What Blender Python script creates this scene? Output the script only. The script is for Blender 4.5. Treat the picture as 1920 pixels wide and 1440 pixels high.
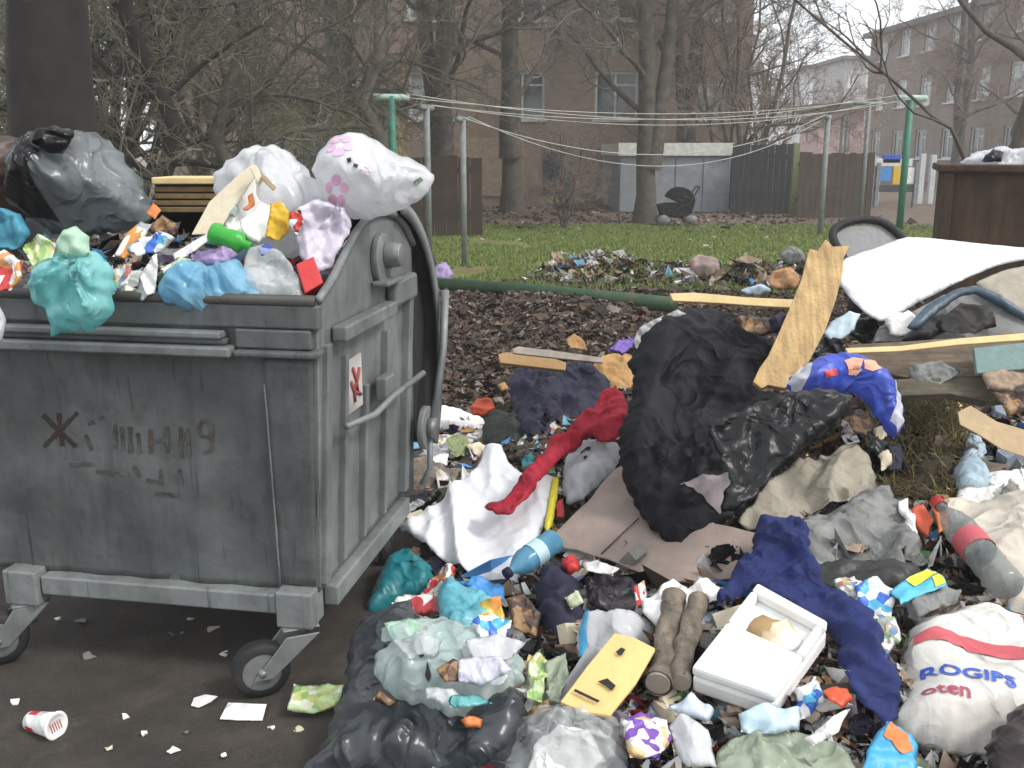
import bpy, bmesh, math, random
import numpy as np
from mathutils import Vector, noise
from mathutils.geometry import delaunay_2d_cdt
R = math.radians
for o in list(bpy.data.objects): bpy.data.objects.remove(o)
SC = bpy.context.scene
COL = SC.collection
rng = random.Random(7)
nrg = np.random.default_rng(11)

# ------------------------------------------------------------------ camera
CAMH, PITCH, F, CX, CY = 1.60, R(13.3), 1850.0, 960.0, 720.0
cd = bpy.data.cameras.new('camera'); cam = bpy.data.objects.new('camera', cd); COL.objects.link(cam)
cam.location = (0, 0, CAMH); cam.rotation_euler = (R(90) - PITCH, 0, 0)
cd.sensor_width = 36; cd.lens = 36 * F / 1920; cd.clip_start = .05; cd.clip_end = 2000
cd.dof.use_dof = False
SC.camera = cam
# ------------------------------------------------------------------ sky: bright overcast
SUN_EL, SUN_AZ = R(46), R(118)          # azimuth clockwise from +Y
w = bpy.data.worlds.new('World'); SC.world = w; w.use_nodes = True
nt = w.node_tree; bg = nt.nodes['Background']
sky = nt.nodes.new('ShaderNodeTexSky'); sky.sky_type = 'NISHITA'; sky.sun_disc = False
sky.sun_elevation = SUN_EL; sky.sun_rotation = SUN_AZ; sky.dust_density = 3
tc = nt.nodes.new('ShaderNodeTexCoord'); cn = nt.nodes.new('ShaderNodeTexNoise')
cn.inputs['Scale'].default_value = 2.2; cn.inputs['Detail'].default_value = 5
nt.links.new(tc.outputs['Generated'], cn.inputs['Vector'])
cr = nt.nodes.new('ShaderNodeValToRGB')
cr.color_ramp.elements[0].position = .3; cr.color_ramp.elements[0].color = (.80, .88, .95, 1)
cr.color_ramp.elements[1].position = .65; cr.color_ramp.elements[1].color = (1, 1, 1, 1)
nt.links.new(cn.outputs['Fac'], cr.inputs['Fac'])
sc_ = nt.nodes.new('ShaderNodeVectorMath'); sc_.operation = 'SCALE'; sc_.inputs['Scale'].default_value = 9.6
nt.links.new(cr.outputs['Color'], sc_.inputs[0])
mx = nt.nodes.new('ShaderNodeMix'); mx.data_type = 'RGBA'; mx.inputs[0].default_value = .82
nt.links.new(sky.outputs['Color'], mx.inputs[6]); nt.links.new(sc_.outputs[0], mx.inputs[7])
nt.links.new(mx.outputs[2], bg.inputs['Color']); bg.inputs['Strength'].default_value = .105
ld = bpy.data.lights.new('sun', 'SUN'); ld.energy = 1.5; ld.angle = R(12); ld.color = (1, .96, .9)
sun = bpy.data.objects.new('sun', ld); COL.objects.link(sun)
sd = Vector((math.sin(SUN_AZ) * math.cos(SUN_EL), math.cos(SUN_AZ) * math.cos(SUN_EL), math.sin(SUN_EL)))
sun.rotation_euler = sd.to_track_quat('Z', 'Y').to_euler(); sun.location = (0, -5, 20)
SC.view_settings.view_transform = 'Standard'; SC.view_settings.look = 'None'
SC.view_settings.exposure = 0.66; SC.view_settings.gamma = 1
SC.render.engine = 'CYCLES'; SC.cycles.volume_bounces = 2

# ------------------------------------------------------------------ pixel helpers
FWD = np.array([0, math.cos(PITCH), -math.sin(PITCH)]); UP = np.array([0, math.sin(PITCH), math.cos(PITCH)])
ORG = np.array([0, 0, CAMH])
def ray(px, py): return np.array([1., 0, 0]) * ((px - CX) / F) + UP * (-(py - CY) / F) + FWD
def at(px, py, Y):
    d = ray(px, py); return ORG + d * (Y / d[1])
def gnd(px, py, z=0.):
    d = ray(px, py); return ORG + d * ((z - CAMH) / d[2])
def vn(x, y, z=0.): return noise.noise(Vector((x, y, z)))

def G(x, y, cx, cy, sx, sy, a): return a * math.exp(-((x - cx) / sx) ** 2 - ((y - cy) / sy) ** 2)
def H(x, y):
    """height of the ground, with the rubbish heap and leaf mound"""
    h = G(x, y, 1.45, 4.3, 1.35, .95, .58) + G(x, y, .75, 2.75, .75, .75, .20) + G(x, y, 2.0, 2.7, .9, .9, .2)
    h += G(x, y, .3, 8.6, 3.4, 2.2, .30) + G(x, y, 3.2, 5.6, 1.6, 1.2, .45)
    h += G(x, y, .95, 11.9, .7, .6, .26) + G(x, y, 2.5, 11.6, 1.6, .5, .24) + G(x, y, 4.1, 11.3, .8, .6, .28)
    k = min(1., max(0., h * 5))
    if y < 40: h += k * .05 * vn(x * 2.3, y * 2.3) + .012 * vn(x * 1.1, y * 1.1, 4.) + k * .02 * vn(x * 6, y * 6, 9)
    return h
def pile(px, py):
    d = ray(px, py); d = d / d[1]
    Y = 1.6; p = ORG + d * Y
    while Y < 40:
        q = ORG + d * (Y + .06)
        if q[2] <= H(q[0], q[1]):
            a, b = Y, Y + .06
            for _ in range(8):
                m = (a + b) / 2; q = ORG + d * m
                if q[2] <= H(q[0], q[1]): b = m
                else: a = m
            return ORG + d * b
        Y += .06
    return ORG + d * 40

# ------------------------------------------------------------------ materials
MATS = {}
def _base(key):
    m = bpy.data.materials.new(key); m.use_nodes = True; MATS[key] = m
    n = m.node_tree; return m, n, n.nodes['Principled BSDF'], n.nodes['Material Output']
def _noise(n, scale, detail=5, coord='Object', stretch=None, rough=.55):
    t = n.nodes.new('ShaderNodeTexCoord'); x = n.nodes.new('ShaderNodeTexNoise')
    x.inputs['Scale'].default_value = scale; x.inputs['Detail'].default_value = detail; x.inputs['Roughness'].default_value = rough
    if stretch:
        mp = n.nodes.new('ShaderNodeMapping'); mp.inputs['Scale'].default_value = stretch
        n.links.new(t.outputs[coord], mp.inputs['Vector']); n.links.new(mp.outputs[0], x.inputs['Vector'])
    else: n.links.new(t.outputs[coord], x.inputs['Vector'])
    return x
def _ramp(n, src, stops, const=False):
    r = n.nodes.new('ShaderNodeValToRGB'); e = r.color_ramp.elements
    if const: r.color_ramp.interpolation = 'CONSTANT'
    while len(e) < len(stops): e.new(.5)
    for k, (p, c) in zip(e, stops):
        k.position = p; k.color = tuple(c) + (1,) if len(c) == 3 else c
    n.links.new(src, r.inputs['Fac']); return r
def _mix(n, fac, a, b):
    x = n.nodes.new('ShaderNodeMix'); x.data_type = 'RGBA'
    if isinstance(fac, float): x.inputs[0].default_value = fac
    else: n.links.new(fac, x.inputs[0])
    for i, v in ((6, a), (7, b)):
        if isinstance(v, tuple): x.inputs[i].default_value = v + (1,) if len(v) == 3 else v
        else: n.links.new(v, x.inputs[i])
    return x.outputs[2]
def mat(key, col, rough=.6, var=.18, scale=9., dirt=.15, dirtcol=(.09, .065, .045), bump=.25, bscale=40., metal=0., transl=0., alpha=1., palette=None, pscale=6., spec=.5, stretch=None, crease=0., cstr=.8):
    if key in MATS: return MATS[key]
    m, n, p, out = _base(key)
    c0 = tuple(min(1, v * (1 - var)) for v in col); c1 = tuple(min(.9, v * (1 + var)) for v in col)
    c = _ramp(n, _noise(n, scale, 4, stretch=stretch).outputs['Fac'], [(.3, c0), (.7, c1)]).outputs['Color']
    if palette:
        v = n.nodes.new('ShaderNodeTexVoronoi'); v.inputs['Scale'].default_value = pscale
        t = n.nodes.new('ShaderNodeTexCoord'); n.links.new(t.outputs['Object'], v.inputs['Vector'])
        sp = n.nodes.new('ShaderNodeSeparateColor'); n.links.new(v.outputs['Color'], sp.inputs[0])
        k = len(palette) + 1
        st = [(i / k, pc) for i, pc in enumerate([col] + list(palette))]
        c = _ramp(n, sp.outputs[0], st, True).outputs['Color']
    if dirt > 0:
        f = _ramp(n, _noise(n, scale * .6 + 1.7, 8, rough=.68).outputs['Fac'], [(.45, (0, 0, 0)), (.78, (dirt * 2.2,) * 3)])
        c = _mix(n, f.outputs['Color'], c, dirtcol)
    n.links.new(c, p.inputs['Base Color'])
    p.inputs['Roughness'].default_value = rough; p.inputs['Metallic'].default_value = metal
    p.inputs['Specular IOR Level'].default_value = spec
    if bump:
        b = n.nodes.new('ShaderNodeBump'); b.inputs['Strength'].default_value = bump; b.inputs['Distance'].default_value = .01
        hgt = _noise(n, bscale, 6).outputs['Fac']
        if crease:                                          # angular creases of thin film
            v = _noise(n, crease * .42, 3.5, rough=.5); v.noise_type = 'RIDGED_MULTIFRACTAL'; v.inputs['Distortion'].default_value = 1.1
            v.inputs['Gain'].default_value = 1.2; v.inputs['Offset'].default_value = .85
            ad = n.nodes.new('ShaderNodeMath'); ad.operation = 'MULTIPLY_ADD'; n.links.new(v.outputs['Fac'], ad.inputs[0]); ad.inputs[1].default_value = 1.
            sm = n.nodes.new('ShaderNodeMath'); sm.operation = 'MULTIPLY'; sm.inputs[1].default_value = .12; n.links.new(hgt, sm.inputs[0]); n.links.new(sm.outputs[0], ad.inputs[2]); hgt = ad.outputs[0]
            b.inputs['Strength'].default_value = cstr; b.inputs['Distance'].default_value = .26 / crease
        n.links.new(hgt, b.inputs['Height']); n.links.new(b.outputs[0], p.inputs['Normal'])
    last = p.outputs[0]
    if transl:
        t = n.nodes.new('ShaderNodeBsdfTranslucent'); n.links.new(c, t.inputs['Color'])
        x = n.nodes.new('ShaderNodeMixShader'); x.inputs[0].default_value = transl
        n.links.new(last, x.inputs[1]); n.links.new(t.outputs[0], x.inputs[2]); last = x.outputs[0]
    if alpha < 1:
        t = n.nodes.new('ShaderNodeBsdfTransparent'); x = n.nodes.new('ShaderNodeMixShader'); x.inputs[0].default_value = 1 - alpha
        n.links.new(last, x.inputs[1]); n.links.new(t.outputs[0], x.inputs[2]); last = x.outputs[0]
    n.links.new(last, out.inputs['Surface']); return m
def islands(key, cols, rough=.8, transl=0.):
    """one material whose loose pieces each take a colour from a list"""
    if key in MATS: return MATS[key]
    m, n, p, out = _base(key)
    g = n.nodes.new('ShaderNodeNewGeometry'); k = len(cols)
    c = _ramp(n, g.outputs['Random Per Island'], [(i / k, v) for i, v in enumerate(cols)], True)
    d = _mix(n, _ramp(n, _noise(n, 25, 4).outputs['Fac'], [(.4, (0, 0, 0)), (.75, (.5, .5, .5))]).outputs['Color'], c.outputs['Color'], (.07, .05, .035))
    n.links.new(d, p.inputs['Base Color']); p.inputs['Roughness'].default_value = rough
    return m
# plastics, cloth, paper
WHITE = mat('white_plastic', (.82, .83, .85), .28, .06, dirt=.10, dirtcol=(.35, .31, .27), transl=.42, bump=.3, bscale=55, crease=13., cstr=.55)
WHITEP = mat('white_paper', (.80, .79, .77), .75, .06, dirt=.14, dirtcol=(.33, .29, .24), crease=16.)
FOAM = mat('white_foam', (.82, .82, .80), .8, .03, dirt=.10, dirtcol=(.45, .38, .28), bump=.15, bscale=180)
CREAM = mat('cream_card', (.70, .62, .46), .8, .10, dirt=.2, dirtcol=(.30, .2, .11))
CARD = mat('brown_card', (.34, .255, .185), .85, .13, dirt=.2, dirtcol=(.16, .11, .08))
CARDP = mat('mauve_card', (.30, .235, .205), .85, .12, dirt=.2, dirtcol=(.15, .11, .09))
ORCARD = mat('orange_card', (.42, .24, .09), .8, .2, dirt=.25)
BLACKP = mat('black_plastic', (.005, .005, .006), .36, .3, dirt=.06, dirtcol=(.03, .028, .026), spec=.35, bump=.5, bscale=26, crease=20.)
GREYBAG = mat('smoky_plastic', (.13, .145, .15), .28, .45, 5., dirt=.1, dirtcol=(.03, .03, .035), bump=.4, bscale=18, crease=13.)
DGREYBAG = mat('charcoal_plastic', (.034, .039, .045), .3, .4, 6., dirt=.1, dirtcol=(.02, .02, .02), bump=.5, bscale=24, crease=15.)
BLACKC = mat('black_cloth', (.005, .005, .008), .68, .4, 7., dirt=.08, dirtcol=(.03, .028, .03), spec=.3, bump=.6, bscale=60, crease=14.)
NAVY = mat('navy_cloth', (.012, .022, .115), .85, .25, 12., dirt=.12, dirtcol=(.03, .03, .06), bump=.6, bscale=120, crease=13.)
DNAVY = mat('dark_navy_cloth', (.014, .014, .038), .75, .35, 12., dirt=.12, dirtcol=(.04, .03, .05), bump=.6, bscale=100, crease=13.)
REDC = mat('crimson_cloth', (.36, .012, .03), .85, .2, 14., dirt=.12, dirtcol=(.10, .01, .03), bump=.5, bscale=120, crease=16.)
WHITEC = mat('white_cloth', (.74, .75, .78), .85, .06, 6., dirt=.12, dirtcol=(.42, .40, .42), bump=.35, bscale=150, crease=9., cstr=.35)
CREAMC = mat('cream_canvas', (.60, .55, .47), .85, .1, 6., dirt=.2, dirtcol=(.26, .2, .15), bump=.4, bscale=120, crease=9.)
BEIGEC = mat('beige_lining', (.38, .34, .27), .85, .22, 7., dirt=.3, dirtcol=(.09, .075, .06), bump=.5, bscale=80, crease=12.)
GREYC = mat('grey_rag', (.23, .235, .225), .8, .3, 9., dirt=.3, dirtcol=(.06, .055, .05), bump=.5, bscale=70, crease=14.)
TURQ = mat('turquoise_plastic', (.24, .66, .66), .18, .2, 6., dirt=.35, dirtcol=(.62, .86, .82), transl=.4, alpha=.88, bump=.35, bscale=30, crease=18.)
MINT = mat('mint_plastic', (.60, .82, .76), .15, .3, 11., dirt=.48, dirtcol=(.85, .87, .84), transl=.3, alpha=.72, bump=.5, bscale=30, crease=22.)
PALEGREEN = mat('pale_green_plastic', (.55, .78, .62), .35, .1, transl=.3, crease=20.)
SKYB = mat('sky_blue_plastic', (.25, .58, .82), .18, .12, 5., dirt=.3, dirtcol=(.66, .86, .93), transl=.4, alpha=.9, bump=.35, bscale=30, crease=16.)
CYAN = mat('cyan_plastic', (.18, .60, .72), .3, .25, 6., dirt=.15, dirtcol=(.7, .85, .9), transl=.3, alpha=.9, bump=.4, crease=20.)
TEAL = mat('teal_plastic', (.015, .20, .235), .4, .3, 6., dirt=.12, transl=.1, bump=.4, bscale=30, crease=16.)
CLEAR = mat('clear_plastic', (.74, .78, .79), .14, .15, 7., dirt=.12, dirtcol=(.5, .5, .47), transl=.3, alpha=.5, bump=.5, bscale=30, crease=22.)
CLEARG = mat('greenish_clear_plastic', (.46, .52, .40), .3, .25, 9., dirt=.2, dirtcol=(.25, .27, .18), transl=.25, alpha=.85, bump=.5, bscale=30, crease=24.)
YELL = mat('yellow_plastic', (.72, .46, .03), .4, .12)
YPAPER = mat('yellow_paper', (.80, .57, .23), .75, .06, dirt=.10, dirtcol=(.45, .27, .08))
BYELL = mat('bright_yellow_print', (.80, .70, .04), .5, .05)
GREEN = mat('green_plastic', (.03, .36, .035), .35, .15)
RED = mat('red_print', (.55, .03, .03), .5, .15)
ORED = mat('orange_red_plastic', (.62, .09, .03), .45, .15)
PINK = mat('pink_print', (.76, .42, .62), .5, .1)
LILAC = mat('lilac_plastic', (.48, .36, .62), .45, .15, transl=.2, crease=24.)
PURPLE = mat('purple_plastic', (.17, .09, .40), .5, .2, crease=24.)
BLUE = mat('blue_print', (.03, .09, .48), .45, .15)
MBLUE = mat('mid_blue_print', (.05, .26, .62), .45, .15)
INK = mat('dark_ink', (.02, .018, .018), .7, .2, dirt=0)
RUSTINK = mat('rust_ink', (.035, .02, .014), .9, .3, dirt=.2)
PINKSTR = mat('faded_red_print', (.52, .10, .12), .7, .12)
PALEBLUE = mat('pale_blue_foam', (.52, .66, .74), .7, .1)
ORANGE = mat('orange_print', (.72, .22, .06), .55, .12)
W_RED = mat('white_red_wrapper', (.78, .77, .76), .4, palette=[(.55, .04, .04), (.78, .77, .76), (.6, .3, .1)], pscale=41, crease=26.)
W_BLUE = mat('white_blue_wrapper', (.78, .78, .79), .4, palette=[(.04, .14, .55), (.78, .78, .79), (.1, .45, .7), (.7, .75, .8)], pscale=38, crease=26.)
W_PURP = mat('white_purple_wrapper', (.78, .76, .78), .4, palette=[(.2, .08, .42), (.8, .78, .76), (.7, .5, .25)], pscale=38, crease=26.)
W_GRN = mat('green_carton_print', (.55, .72, .30), .4, palette=[(.30, .48, .16), (.75, .78, .6), (.55, .56, .2), (.5, .62, .35)], pscale=49, crease=20.)
W_MIX = mat('mixed_wrapper', (.7, .68, .64), .45, palette=[(.42, .14, .11), (.14, .22, .38), (.55, .47, .27), (.75, .74, .7), (.27, .38, .26), (.68, .66, .62), (.3, .29, .28)], pscale=53, crease=26.)
W_CHOC = mat('brown_wrapper', (.13, .07, .045), .5, palette=[(.3, .18, .08), (.06, .04, .035)], pscale=38, crease=26.)
WOODP = mat('pale_wood', (.52, .35, .16), .75, .35, 9., dirt=.3, dirtcol=(.24, .13, .055), stretch=(6, 1, .9), bump=.5, bscale=70)
WOODY = mat('yellow_wood', (.68, .52, .26), .75, .14, 12., dirt=.12, dirtcol=(.4, .26, .1))
WOODG = mat('grey_wood', (.33, .28, .24), .85, .25, 14., dirt=.25)
BARK = mat('bark', (.10, .085, .07), .95, .4, 5., dirt=.3, dirtcol=(.025, .02, .018), bump=1., bscale=22)
BARKL = mat('grey_bark', (.20, .165, .13), .95, .5, 22., dirt=.45, dirtcol=(.045, .034, .027), bump=1., bscale=70, stretch=(1, .35, .5))
DBARK = mat('dark_bark', (.016, .0125, .010), .95, .45, 4., dirt=.2, dirtcol=(.035, .026, .02), bump=1., bscale=14)
TWIG = mat('twig', (.18, .155, .135), .95, .3, 3., dirt=0, bump=0)
TWIGP = mat('twig_brown', (.24, .18, .15), .95, .3, 3., dirt=0, bump=0)
TWIGG = mat('twig_olive', (.13, .12, .085), .95, .3, 3., dirt=0, bump=0)
RUBBER = mat('black_rubber', (.014, .014, .015), .7, .3)
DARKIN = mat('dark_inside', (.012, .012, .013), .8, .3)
STEEL = mat('dull_steel', (.23, .24, .24), .5, .2, metal=.5, dirt=.25)
def steel_body(key, base, streak, rust, metal=.25, rough=.55):
    m, n, p, out = _base(key)
    a = _ramp(n, _noise(n, 2.6, 8, rough=.62).outputs['Fac'], [(.30, tuple(v * .5 for v in base)), (.72, tuple(v * 1.4 for v in base))]).outputs['Color']
    s = _ramp(n, _noise(n, 4, 6, stretch=(4, 4, .7)).outputs['Fac'], [(.50, (0, 0, 0)), (.78, (.6, .6, .6))]).outputs['Color']
    c = _mix(n, s, a, streak)
    g = _ramp(n, _noise(n, 16, 8, rough=.72).outputs['Fac'], [(.52, (0, 0, 0)), (.74, (.6, .6, .6))]).outputs['Color']
    c = _mix(n, g, c, tuple(v * .42 for v in base))
    dr = _ramp(n, _noise(n, 5, 5, stretch=(11, 11, .45)).outputs['Fac'], [(.60, (0, 0, 0)), (.70, (.8, .8, .8))]).outputs['Color']
    dm = _ramp(n, _noise(n, 2.2, 4).outputs['Fac'], [(.42, (0, 0, 0)), (.6, (1, 1, 1))]).outputs['Color']
    ml = n.nodes.new('ShaderNodeMix'); ml.data_type = 'RGBA'; ml.blend_type = 'MULTIPLY'; ml.inputs[0].default_value = 1.; n.links.new(dr, ml.inputs[6]); n.links.new(dm, ml.inputs[7])
    c = _mix(n, ml.outputs[2], c, tuple(v * .3 for v in base))
    rr = _ramp(n, _noise(n, 5.5, 9, rough=.7, stretch=(1.5, 1.5, .8)).outputs['Fac'], [(.62, (0, 0, 0)), (.75, (.75, .75, .75))]).outputs['Color']
    c = _mix(n, rr, c, rust)
    n.links.new(c, p.inputs['Base Color']); p.inputs['Metallic'].default_value = metal; p.inputs['Roughness'].default_value = rough
    b = n.nodes.new('ShaderNodeBump'); b.inputs['Strength'].default_value = .35; b.inputs['Distance'].default_value = .012
    n.links.new(_noise(n, 11, 8).outputs['Fac'], b.inputs['Height']); n.links.new(b.outputs[0], p.inputs['Normal'])
    return m
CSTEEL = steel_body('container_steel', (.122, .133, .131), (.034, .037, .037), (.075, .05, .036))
CSTEEL2 = steel_body('container_steel_light', (.225, .24, .238), (.10, .107, .106), (.10, .08, .065))  # paler steel for fittings; also paints the lit side wall brighter
RUSTY = steel_body('rusty_steel', (.06, .034, .020), (.13, .08, .04), (.03, .02, .014), 0., .85)
GPAINT = mat('green_paint', (.02, .17, .11), .5, .2, dirt=.2)
DGPAINT = mat('dark_green_paint', (.018, .06, .022), .6, .3, dirt=.25)
GREYPAINT = mat('grey_paint', (.20, .22, .22), .6, .2, dirt=.2)

# ------------------------------------------------------------------ object helpers
def setp(o, label=None, cat=None, group=None, kind=None):
    if label: o['label'] = label
    if cat: o['category'] = cat
    if group: o['group'] = group
    if kind: o['kind'] = kind
    return o
def raw(name, V, Fc, m, parent=None, smooth=True, org=None, mi=None):
    """mesh object from world-space verts; its origin is at org"""
    V = np.asarray(V, float).reshape(-1, 3)
    if org is None:
        if parent is not None: org = np.array(parent['_o'])
        else:
            lo, hi = V.min(0), V.max(0); org = np.array([(lo[0] + hi[0]) / 2, (lo[1] + hi[1]) / 2, lo[2]])
    me = bpy.data.meshes.new(name)
    W = V - np.asarray(org)
    if isinstance(Fc, np.ndarray) and Fc.ndim == 2:
        k = Fc.shape[1]; nf = len(Fc)
        me.vertices.add(len(W)); me.vertices.foreach_set('co', W.ravel())
        me.loops.add(nf * k); me.loops.foreach_set('vertex_index', Fc.ravel().astype(np.int32))
        me.polygons.add(nf); me.polygons.foreach_set('loop_start', (np.arange(nf) * k).astype(np.int32))
        me.update(calc_edges=True)
    else:
        me.from_pydata(W.tolist(), [], [tuple(int(i) for i in f) for f in Fc])
    for q in (m if isinstance(m, (list, tuple)) else [m]): me.materials.append(q)
    if mi is not None: me.polygons.foreach_set('material_index', np.asarray(mi, np.int32))
    me.polygons.foreach_set('use_smooth', np.full(len(me.polygons), bool(smooth)))
    me.update()
    o = bpy.data.objects.new(name, me); COL.objects.link(o)
    if parent is not None:
        o.parent = parent; o.location = Vector(np.asarray(org) - np.array(parent['_o']))
    else: o.location = Vector(org)
    o['_o'] = [float(v) for v in org]
    return o
def thing(name, label, cat, loc, group=None):
    o = bpy.data.objects.new(name, None); COL.objects.link(o); o.location = Vector(loc); o.empty_display_size = .1
    o['_o'] = [float(v) for v in loc]
    return setp(o, label, cat, group)
class MB:
    """collects shapes into one mesh"""
    def __init__(s): s.v = []; s.f = []; s.mi = []; s.k = 0
    def add(s, V, Fc, mi=0):
        b = len(s.v); s.v += [tuple(p) for p in V]; s.f += [tuple(i + b for i in f) for f in Fc]; s.mi += [mi] * len(Fc); return s
    def box(s, a, b, fr=None, mi=0):
        (x0, y0, z0), (x1, y1, z1) = a, b
        V = [(x0, y0, z0), (x1, y0, z0), (x1, y1, z0), (x0, y1, z0), (x0, y0, z1), (x1, y0, z1), (x1, y1, z1), (x0, y1, z1)]
        if fr: V = [fr(p) for p in V]
        return s.add(V, [(0, 3, 2, 1), (4, 5, 6, 7), (0, 1, 5, 4), (1, 2, 6, 5), (2, 3, 7, 6), (3, 0, 4, 7)], mi)
    def tube(s, pts, rad, k=10, fr=None, cap=True, mi=0):
        pts = [np.asarray(fr(p) if fr else p, float) for p in pts]; n = len(pts)
        rad = rad if hasattr(rad, '__len__') else [rad] * n
        V = []; 
        ref = np.array([0, 0, 1.]); t0 = pts[-1] - pts[0]
        if abs(t0[2]) > .9 * np.linalg.norm(t0): ref = np.array([1., 0, 0])
        for i, p in enumerate(pts):
            t = pts[min(i + 1, n - 1)] - pts[max(i - 1, 0)]; t = t / (np.linalg.norm(t) + 1e-9)
            u = np.cross(t, ref); u /= np.linalg.norm(u) + 1e-9; v = np.cross(t, u)
            for j in range(k):
                a = 2 * math.pi * j / k; V.append(p + rad[i] * (math.cos(a) * u + math.sin(a) * v))
        Fc = [(i * k + j, i * k + (j + 1) % k, (i + 1) * k + (j + 1) % k, (i + 1) * k + j) for i in range(n - 1) for j in range(k)]
        if cap: Fc += [tuple(range(k))[::-1], tuple((n - 1) * k + j for j in range(k))]
        return s.add(V, Fc, mi)
    def build(s, name, m, parent=None, smooth=False, org=None, bevel=0.):
        o = raw(name, s.v, s.f, m, parent, smooth, org, s.mi if isinstance(m, (list, tuple)) else None)
        if bevel:
            b = o.modifiers.new('bevel', 'BEVEL'); b.width = bevel; b.segments = 2; b.limit_method = 'ANGLE'
        return o
def lathe(prof, p0, p1, k=20):
    """revolve (t along axis 0..1 in metres, radius) about p0->p1"""
    p0 = np.asarray(p0, float); ax = np.asarray(p1, float) - p0; L = np.linalg.norm(ax); ax /= L
    u = np.cross(ax, [0, 0, 1.]); 
    if np.linalg.norm(u) < .05: u = np.cross(ax, [1., 0, 0])
    u /= np.linalg.norm(u); v = np.cross(ax, u); V = []; n = len(prof)
    for t, r in prof:
        for j in range(k):
            a = 2 * math.pi * j / k; V.append(p0 + ax * (t * L) + r * (math.cos(a) * u + math.sin(a) * v))
    Fc = [(i * k + j, (i + 1) * k + j, (i + 1) * k + (j + 1) % k, i * k + (j + 1) % k) for i in range(n - 1) for j in range(k)]
    return V, Fc

# ------------------------------------------------------------------ outline -> solid soft shape
def catmull(P, step):
    n = len(P); out = []
    for i in range(n):
        p0, p1, p2, p3 = P[i - 1], P[i], P[(i + 1) % n], P[(i + 2) % n]
        m = max(1, int(np.linalg.norm(p2 - p1) / step))
        for j in range(m):
            t = j / m
            out.append(.5 * ((2 * p1) + (-p0 + p2) * t + (2 * p0 - 5 * p1 + 4 * p2 - p3) * t * t + (-p0 + 3 * p1 - 3 * p2 + p3) * t ** 3))
    return np.array(out)
def resample(P, step):
    out = []; n = len(P)
    for i in range(n):
        a, b = P[i], P[(i + 1) % n]; m = max(1, int(np.linalg.norm(b - a) / step))
        for j in range(m): out.append(a + (b - a) * j / m)
    return np.array(out)
def inside(Q, P):
    x, y = Q[:, 0], Q[:, 1]; c = np.zeros(len(Q), bool); n = len(P)
    for i in range(n):
        (x1, y1), (x2, y2) = P[i], P[(i + 1) % n]
        if y1 == y2: continue
        k = ((y1 > y) != (y2 > y)) & (x < (x2 - x1) * (y - y1) / (y2 - y1) + x1); c ^= k
    return c
def bdist(Q, P):
    d = np.full(len(Q), 1e9); n = len(P)
    for i in range(n):
        a, b = P[i], P[(i + 1) % n]; ab = b - a; L = ab @ ab + 1e-12
        t = np.clip(((Q - a) @ ab) / L, 0, 1); pr = a + t[:, None] * ab
        d = np.minimum(d, np.linalg.norm(Q - pr, axis=1))
    return d
class Plane:
    def __init__(s, px, lift=0., Y=None, tilt=None, yaw=0.):
        px = [tuple(p) for p in px]; c = np.mean(px, 0)
        if Y is not None or tilt is not None:
            if Y is not None: p0 = at(c[0], c[1], Y)
            else:
                lo = max(px, key=lambda p: p[1]); p0 = pile(*lo)
            t = R(tilt if tilt is not None else 60); y = R(yaw)
            n = np.array([math.sin(y) * math.sin(t), -math.cos(y) * math.sin(t), math.cos(t)])
        else:
            pts = np.array([pile(*p) for p in px] + [pile(*c)]); p0 = pts.mean(0)
            _, _, vt = np.linalg.svd(pts - p0); n = vt[2]; n = n if n[2] > 0 else -n
            v = FWD * -1.
            if n @ v < .5:                              # keep it from lying edge-on to the slope it is seen on
                n = n + v * (.55 - n @ v); n /= np.linalg.norm(n)
        s.n = n; s.p0 = p0 + n * lift
        s.e1 = np.cross([0, 1., 0] if abs(n[2]) > .98 else [0, 0, 1.], n); s.e1 /= np.linalg.norm(s.e1)
        if s.e1[0] < 0: s.e1 = -s.e1
        s.e2 = np.cross(s.n, s.e1)
    def hit(s, px, py):
        d = ray(px, py); t = ((s.p0 - ORG) @ s.n) / (d @ s.n); return ORG + d * t
    def st(s, px, py):
        q = s.hit(px, py) - s.p0; return np.array([q @ s.e1, q @ s.e2])
    def up(s, k):
        q = Plane.__new__(Plane); q.__dict__ = dict(s.__dict__); q.p0 = s.p0 + s.n * k; return q
    def w(s, a, h=0.): return s.p0 + s.e1 * a[0] + s.e2 * a[1] + s.n * h
SEED = [0.]
def hsh(ix, iy, s):
    h = (ix.astype(np.int64) * 374761393 + iy.astype(np.int64) * 668265263 + int(s * 1013) * 974711) & 0x7fffffff
    h = ((h ^ (h >> 13)) * 1274126177) & 0x7fffffff; h = (h ^ (h >> 16)) & 0xffff
    return h / 32767.5 - 1
def nz(x, y, s):
    """smooth value noise on arrays, -1..1"""
    x = np.asarray(x, float); y = np.asarray(y, float)
    ix, iy = np.floor(x), np.floor(y); fx, fy = x - ix, y - iy; u, v = fx * fx * (3 - 2 * fx), fy * fy * (3 - 2 * fy)
    a, b, c, d = hsh(ix, iy, s), hsh(ix + 1, iy, s), hsh(ix, iy + 1, s), hsh(ix + 1, iy + 1, s)
    return (a * (1 - u) + b * u) * (1 - v) + (c * (1 - u) + d * u) * v
def tri(t): return 2 * np.abs(2 * (t - np.floor(t + .5))) - 1
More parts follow.
